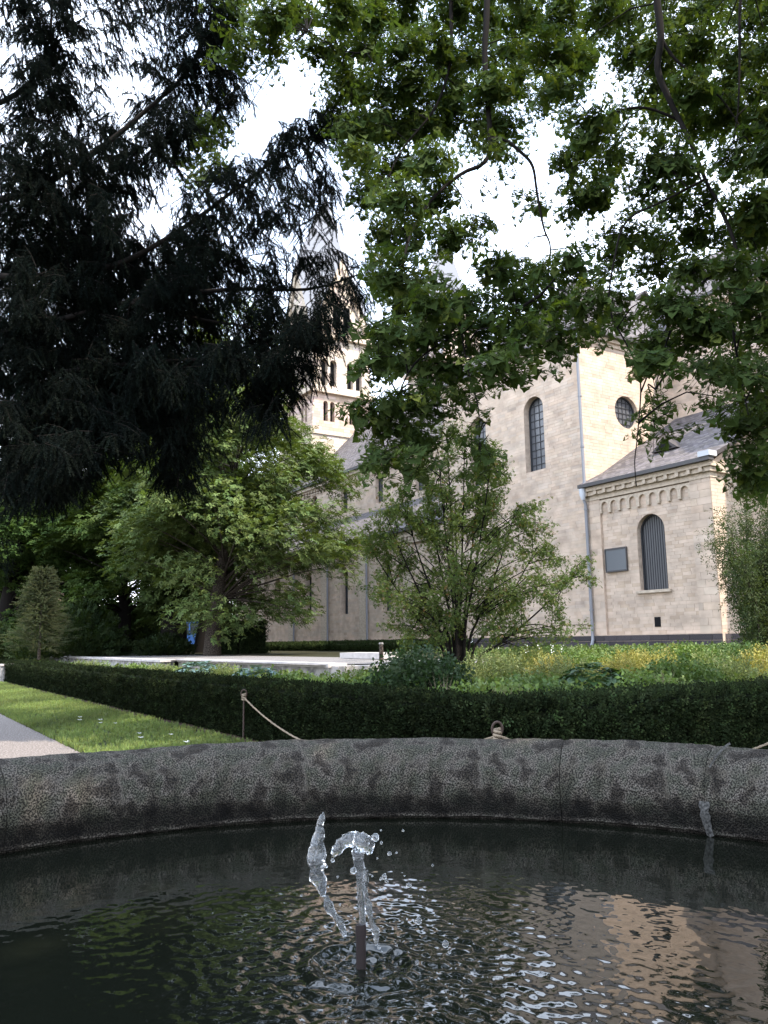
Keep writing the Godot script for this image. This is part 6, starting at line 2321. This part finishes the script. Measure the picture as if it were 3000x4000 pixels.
func make_bed() -> void:
	# loose ground cover
	var soft := sprig(7, 0.05, 0.03, 0.14, 0.3, 0.0)
	var places := []
	var tints := []
	for i in 26000:
		var s := rnd(4.75, 18.0)
		var px := rnd(-150, 3300)
		var p := bed_at(px, s)
		var a := p.dot(AL)
		s = p.dot(AW)
		if s > 7.0 and s < 11.4 and a < -12.9: continue
		if s > 10.5 and a < -16.0: continue
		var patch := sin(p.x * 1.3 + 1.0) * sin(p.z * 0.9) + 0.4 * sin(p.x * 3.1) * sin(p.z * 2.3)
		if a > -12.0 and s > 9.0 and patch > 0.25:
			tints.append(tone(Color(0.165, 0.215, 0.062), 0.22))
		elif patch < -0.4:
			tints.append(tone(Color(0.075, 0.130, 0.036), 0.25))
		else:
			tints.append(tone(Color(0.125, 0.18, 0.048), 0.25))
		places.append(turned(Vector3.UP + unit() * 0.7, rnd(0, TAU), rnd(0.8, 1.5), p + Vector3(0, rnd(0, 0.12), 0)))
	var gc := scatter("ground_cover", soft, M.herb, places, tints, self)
	tag(gc, "leafy green ground cover filling the flower bed behind the hedge", "ground cover", "", "stuff")
	# silvery hostas
	big_leaf_plant("hosta", "blue-grey hosta, the left one of two before the terrace wall", "blue-grey hostas", bed_at(780, 5.9) + Vector3(0, -0.05, 0), 0.62, 0.40, 120, 0.26, Color(0.12, 0.19, 0.18))
	big_leaf_plant("hosta", "blue-grey hosta, the right one of two before the terrace wall", "blue-grey hostas", bed_at(1000, 5.9) + Vector3(0, -0.05, 0), 0.50, 0.38, 100, 0.24, Color(0.12, 0.19, 0.18))
	big_leaf_plant("peony", "dark glossy peony clump in front of the yellow flowers", "", bed_at(2290, 6.2), 0.50, 0.42, 130, 0.20, Color(0.035, 0.075, 0.026))
	var leafy_m := sprig(8, 0.07, 0.035, 0.18, 0.3, 0.1)
	var tiny := sprig(10, 0.03, 0.018, 0.16, 0.2, 0.0)
	bush("dark_shrub", "round dark green shrub left of the serviceberry stems", "shrub", "", bed_at(1625, 5.9), 0.62, 0.62, 700, leafy_m, Color(0.026, 0.052, 0.02), M.herb, 0.5)
	var k := 0
	for q in [[1250, 5.3, 0.5, 0.17, 0], [1130, 5.5, 0.4, 0.19, 1], [1400, 5.2, 0.5, 0.2, 1], [1480, 5.6, 0.45, 0.24, 0], [1780, 5.3, 0.5, 0.22, 0], [1950, 5.4, 0.5, 0.25, 0], [2080, 5.7, 0.5, 0.30, 1], [1900, 7.5, 0.55, 0.45, 2], [2050, 8.6, 0.6, 0.42, 3], [2180, 7.4, 0.5, 0.35, 2], [2480, 5.8, 0.5, 0.28, 0], [2620, 6.4, 0.55, 0.40, 1], [2780, 6.5, 0.55, 0.42, 2], [2680, 8.0, 0.6, 0.5, 0], [2900, 8.0, 0.6, 0.5, 1], [2250, 10.0, 0.8, 0.3, 0], [2450, 11.5, 0.9, 0.28, 1], [2650, 11.0, 0.8, 0.3, 0], [2820, 10.5, 0.8, 0.4, 1], [2980, 10.0, 0.8, 0.6, 1], [2100, 12.0, 0.9, 0.35, 1], [640, 5.8, 0.3, 0.18, 2], [880, 5.7, 0.3, 0.24, 2], [560, 5.6, 0.5, 0.22, 0], [350, 5.7, 0.5, 0.22, 2], [150, 5.8, 0.8, 0.30, 2]]:
		var col: Color = [Color(0.125, 0.19, 0.05), Color(0.09, 0.145, 0.042), Color(0.155, 0.19, 0.075), Color(0.185, 0.21, 0.065)][q[4]]
		var kind: String = ["bright green leafy", "mid green leafy", "pale feathery green", "yellow-green"][q[4]]
		var where: String = "before the terrace wall"
		if q[0] < 500: where = "at the far left above the hedge"
		elif q[0] > 2400: where = "on the right of the bed"
		elif q[0] > 1700: where = "near the serviceberry stems"
		elif q[0] > 1080: where = "left of the dark round shrub"
		if q[1] > 9.5: where = "at the back of the bed below the church"
		bush("bed_perennial", "%s clump %s, %s" % [kind, where, ["low", "rounded", "tall", "small", "loose"][k % 5]], "plant", "leafy perennials in the flower bed", bed_at(q[0], q[1]), q[2], q[3], 420, leafy_m if q[4] < 2 else tiny, col, M.herb, 0.9, 0.9 if q[4] < 2 else 1.2, false)
		k += 1
	# yellow flowering drifts
	k = 0
	for q in [[2380, 7.4, 0.4, 0.36], [2500, 7.8, 0.55, 0.40], [2630, 8.4, 0.4, 0.36], [2440, 9.6, 0.4, 0.3], [2960, 6.9, 0.45, 0.48], [3060, 7.2, 0.5, 0.5], [2140, 7.9, 0.35, 0.34]]:
		bush("yellow_flowers", ["yellow flowering clump behind the dark peony", "broad yellow flowering drift in the middle of the right bed", "pale yellow flowering drift right of the broad one", "yellow flowering drift at the back before the chapel", "bright yellow flowers at the right edge above the hedge", "yellow flowers just outside the right edge", "small yellow-green flowering clump by the serviceberry"][k], "flowers", "yellow flowers in the bed", bed_at(q[0], q[1]), q[2], q[3], 420, tiny, Color(0.30, 0.28, 0.085), M.herb, 1.0, 1.2, false)
		k += 1
	# feathery grasses and small white blossoms near the serviceberry
	var tall := tuft(26, 0.5, 0.008, 0.22)
	k = 0
	for q in [[1950, 5.2], [2010, 5.1], [1905, 5.0], [2560, 5.6], [1720, 5.0]]:
		var o := obj("ornamental_grass", tall, M.rope)
		o.position = bed_at(q[0], q[1])
		o.scale = Vector3.ONE * rnd(0.8, 1.1)
		tag(o, ["straw-coloured grass tuft right of the serviceberry foot", "straw-coloured grass tuft furthest from the serviceberry, left of the peony", "straw-coloured grass tuft closest to the hedge corner", "thin straw-coloured grass tuft before the yellow flowers", "straw-coloured grass tuft left of the serviceberry foot"][k], "grass tuft", "straw-coloured grasses in the bed")
		k += 1
	var bl := sprig(7, 0.03, 0.03, 0.16, 0.3, 0.0)
	for q in [[2090, 10.5], [2140, 10.7], [2180, 10.4], [1930, 11.0], [1830, 11.0], [2040, 10.8]]:
		var o := obj("white_blossom", bl, M.petal)
		o.position = bed_at(q[0], q[1]) + Vector3(0, 0.36, 0)
		o.scale = Vector3.ONE * rnd(0.8, 1.2)
		o.rotation.y = rnd(0, TAU)
		tag(o, "small cluster of white blossoms at the back of the bed", "blossoms", "white blossoms at the back of the bed")


# ---------------------------------------------------------------- cars and the house behind the trees
func car(called: String, label: String, at: Vector3, turn: float, body: Material, tall: float) -> void:
	var t := thing(called, at, label, "car", "cars parked behind the trees")
	t.rotation.y = turn
	var g := Geo.new()
	var side := Transform3D(Basis(), Vector3.ZERO)
	g.extrude(side, PackedVector2Array([Vector2(-2.1, 0.3), Vector2(2.1, 0.3), Vector2(2.15, 0.62), Vector2(2.0, 0.86), Vector2(1.1, 0.95), Vector2(0.55, tall), Vector2(-1.6, tall + 0.03), Vector2(-2.05, 0.98), Vector2(-2.15, 0.6)]), -0.82, 0.82)
	obj("body", g.mesh(), body, t)
	for s in [-1.0, 1.0]:
		for w in [[Vector2(-1.5, 1.0), Vector2(-0.4, 1.0), Vector2(-0.4, tall - 0.08), Vector2(-1.35, tall - 0.06)], [Vector2(-0.3, 1.0), Vector2(0.85, 1.0), Vector2(0.42, tall - 0.08), Vector2(-0.3, tall - 0.08)]]:
			g = Geo.new()
			g.extrude(side, PackedVector2Array(w), s * 0.822 if s > 0 else -0.832, 0.832 if s > 0 else -0.822)
			obj("window", g.mesh(), M.car_glass, t)
		for x in [-1.3, 1.3]:
			g = Geo.new()
			g.tube([Vector3(x, 0.32, s * 0.66), Vector3(x, 0.32, s * 0.86)], [0.32, 0.32], 16)
			var w := obj("wheel", g.mesh(), M.tyre, t)
			g = Geo.new()
			g.tube([Vector3(x, 0.32, s * 0.862), Vector3(x, 0.32, s * 0.88)], [0.19, 0.17], 12)
			obj("rim", g.mesh(), M.lead, w)
		g = Geo.new()
		g.box(Transform3D(), Vector3(2.05, 0.62, s * 0.6 - 0.16), Vector3(2.165, 0.76, s * 0.6 + 0.16))
		obj("headlight", g.mesh(), M.car_lamp, t)
	g = Geo.new()
	g.quad(Vector3(1.07, 0.98, -0.7), Vector3(1.07, 0.98, 0.7), Vector3(0.58, tall - 0.04, 0.66), Vector3(0.58, tall - 0.04, -0.66))
	var glass := obj("windscreen", g.mesh(), M.car_glass, t)
	glass.position = Vector3(0.02, 0.02, 0)


func make_street() -> void:
	strip("street", -140.0, 20.0, 28.0, 36.0, 0.885, M.gravel, "grey street running behind the trees")
	car("parked_car", "blue parked car seen between the thick trunk and the lime trunk", Vector3(-12.7, 0.89, -54.0), 0.25, M.car_blue, 1.75)
	car("parked_car", "white parked car seen left of the thick dark trunk", Vector3(-17.0, 0.89, -55.0), 0.2, M.car_white, 1.55)
	car("parked_car", "dark parked car in front of the white one, left of the thick trunk", Vector3(-15.5, 0.88, -49.0), 0.35, M.car_dark, 1.5)
	var h := thing("pink_house", Vector3(-33.5, 0.88, -72.0), "small pinkish house glimpsed through trees at the far left", "house")
	var g := Geo.new()
	g.box(Transform3D(), Vector3(-4.5, 0, -3.5), Vector3(4.5, 5.5, 3.5))
	obj("wall", g.mesh(), M.plaster, h)
	g = Geo.new()
	g.extrude(Transform3D(), PackedVector2Array([Vector2(-5.0, 5.504), Vector2(5.0, 5.504), Vector2(0, 9.0)]), -3.8, 3.8)
	obj("roof", g.mesh(), M.roof_tile, h)
	for x in [-3.0, -1.0, 1.0, 3.0]:
		for y in [1.0, 3.4]:
			g = Geo.new()
			g.box(Transform3D(), Vector3(x - 0.5, y, 3.503), Vector3(x + 0.5, y + 1.4, 3.56))
			var w := obj("window", g.mesh(), M.car_white, h)
			g = Geo.new()
			g.box(Transform3D(), Vector3(x - 0.42, y + 0.08, 3.563), Vector3(x + 0.42, y + 1.32, 3.57))
			obj("pane", g.mesh(), M.car_glass, w)


func _ready() -> void:
	rng.seed = 20240611
	var cam := Camera3D.new()
	cam.name = "camera"
	var p := deg_to_rad(9.2)
	var r := deg_to_rad(0.8)
	var fw := Vector3(0, sin(p), -cos(p))
	var up0 := Vector3(0, cos(p), sin(p))
	var right := Vector3.RIGHT * cos(r) - up0 * sin(r)
	var up := up0 * cos(r) + Vector3.RIGHT * sin(r)
	cam.transform = Transform3D(Basis(right, up, -fw), Vector3(0, 1.15, 0))
	cam.fov = 65.01
	cam.near = 0.05
	cam.far = 3000.0
	add_child(cam)
	var env := Environment.new()
	env.background_mode = Environment.BG_SKY
	var sky := Sky.new()
	var sm := ProceduralSkyMaterial.new()
	sm.sky_top_color = Color(0.78, 0.86, 0.98)
	sm.sky_horizon_color = Color(0.97, 0.98, 1.0)
	sm.sky_curve = 0.20
	sm.ground_bottom_color = Color(0.25, 0.25, 0.22)
	sm.ground_horizon_color = Color(0.6, 0.62, 0.6)
	sm.sky_energy_multiplier = 1.25
	sm.sun_angle_max = 8.0
	var f := FastNoiseLite.new()
	f.frequency = 0.006
	f.fractal_octaves = 5
	f.seed = 14
	var nt := NoiseTexture2D.new()
	nt.width = 1024
	nt.height = 512
	nt.seamless = true
	nt.noise = f
	var gr := Gradient.new()
	gr.offsets = PackedFloat32Array([0.35, 0.6])
	gr.colors = PackedColorArray([Color(1, 1, 1, 0.0), Color(1, 1, 1, 1.0)])
	nt.color_ramp = gr
	sm.sky_cover = nt
	sm.sky_cover_modulate = Color(0.75, 0.75, 0.75)
	sky.sky_material = sm
	env.sky = sky
	env.tonemap_mode = Environment.TONE_MAPPER_LINEAR
	env.tonemap_exposure = 2.4
	env.sdfgi_enabled = true
	env.ssao_enabled = true
	env.ssil_enabled = true
	var we := WorldEnvironment.new()
	we.name = "environment"
	we.environment = env
	add_child(we)
	var sun := DirectionalLight3D.new()
	sun.name = "sun"
	sun.light_energy = 1.25
	sun.light_color = Color(1.0, 0.95, 0.88)
	sun.light_angular_distance = 0.5
	sun.shadow_enabled = true
	add_child(sun)
	var az := Vector3(0.8, 0, 0.6).normalized()
	var el := deg_to_rad(56.0)
	sun.look_at_from_position(az * cos(el) + Vector3(0, sin(el), 0), Vector3.ZERO)

	make_materials()
	make_ground()
	make_church()
	make_terrace()
	make_hedge()
	make_plane_tree()
	make_conifer()
	make_trees()
	make_serviceberry()
	make_right_shrub()
	make_bed()
	make_street()
	make_fountain()
	make_ropes()
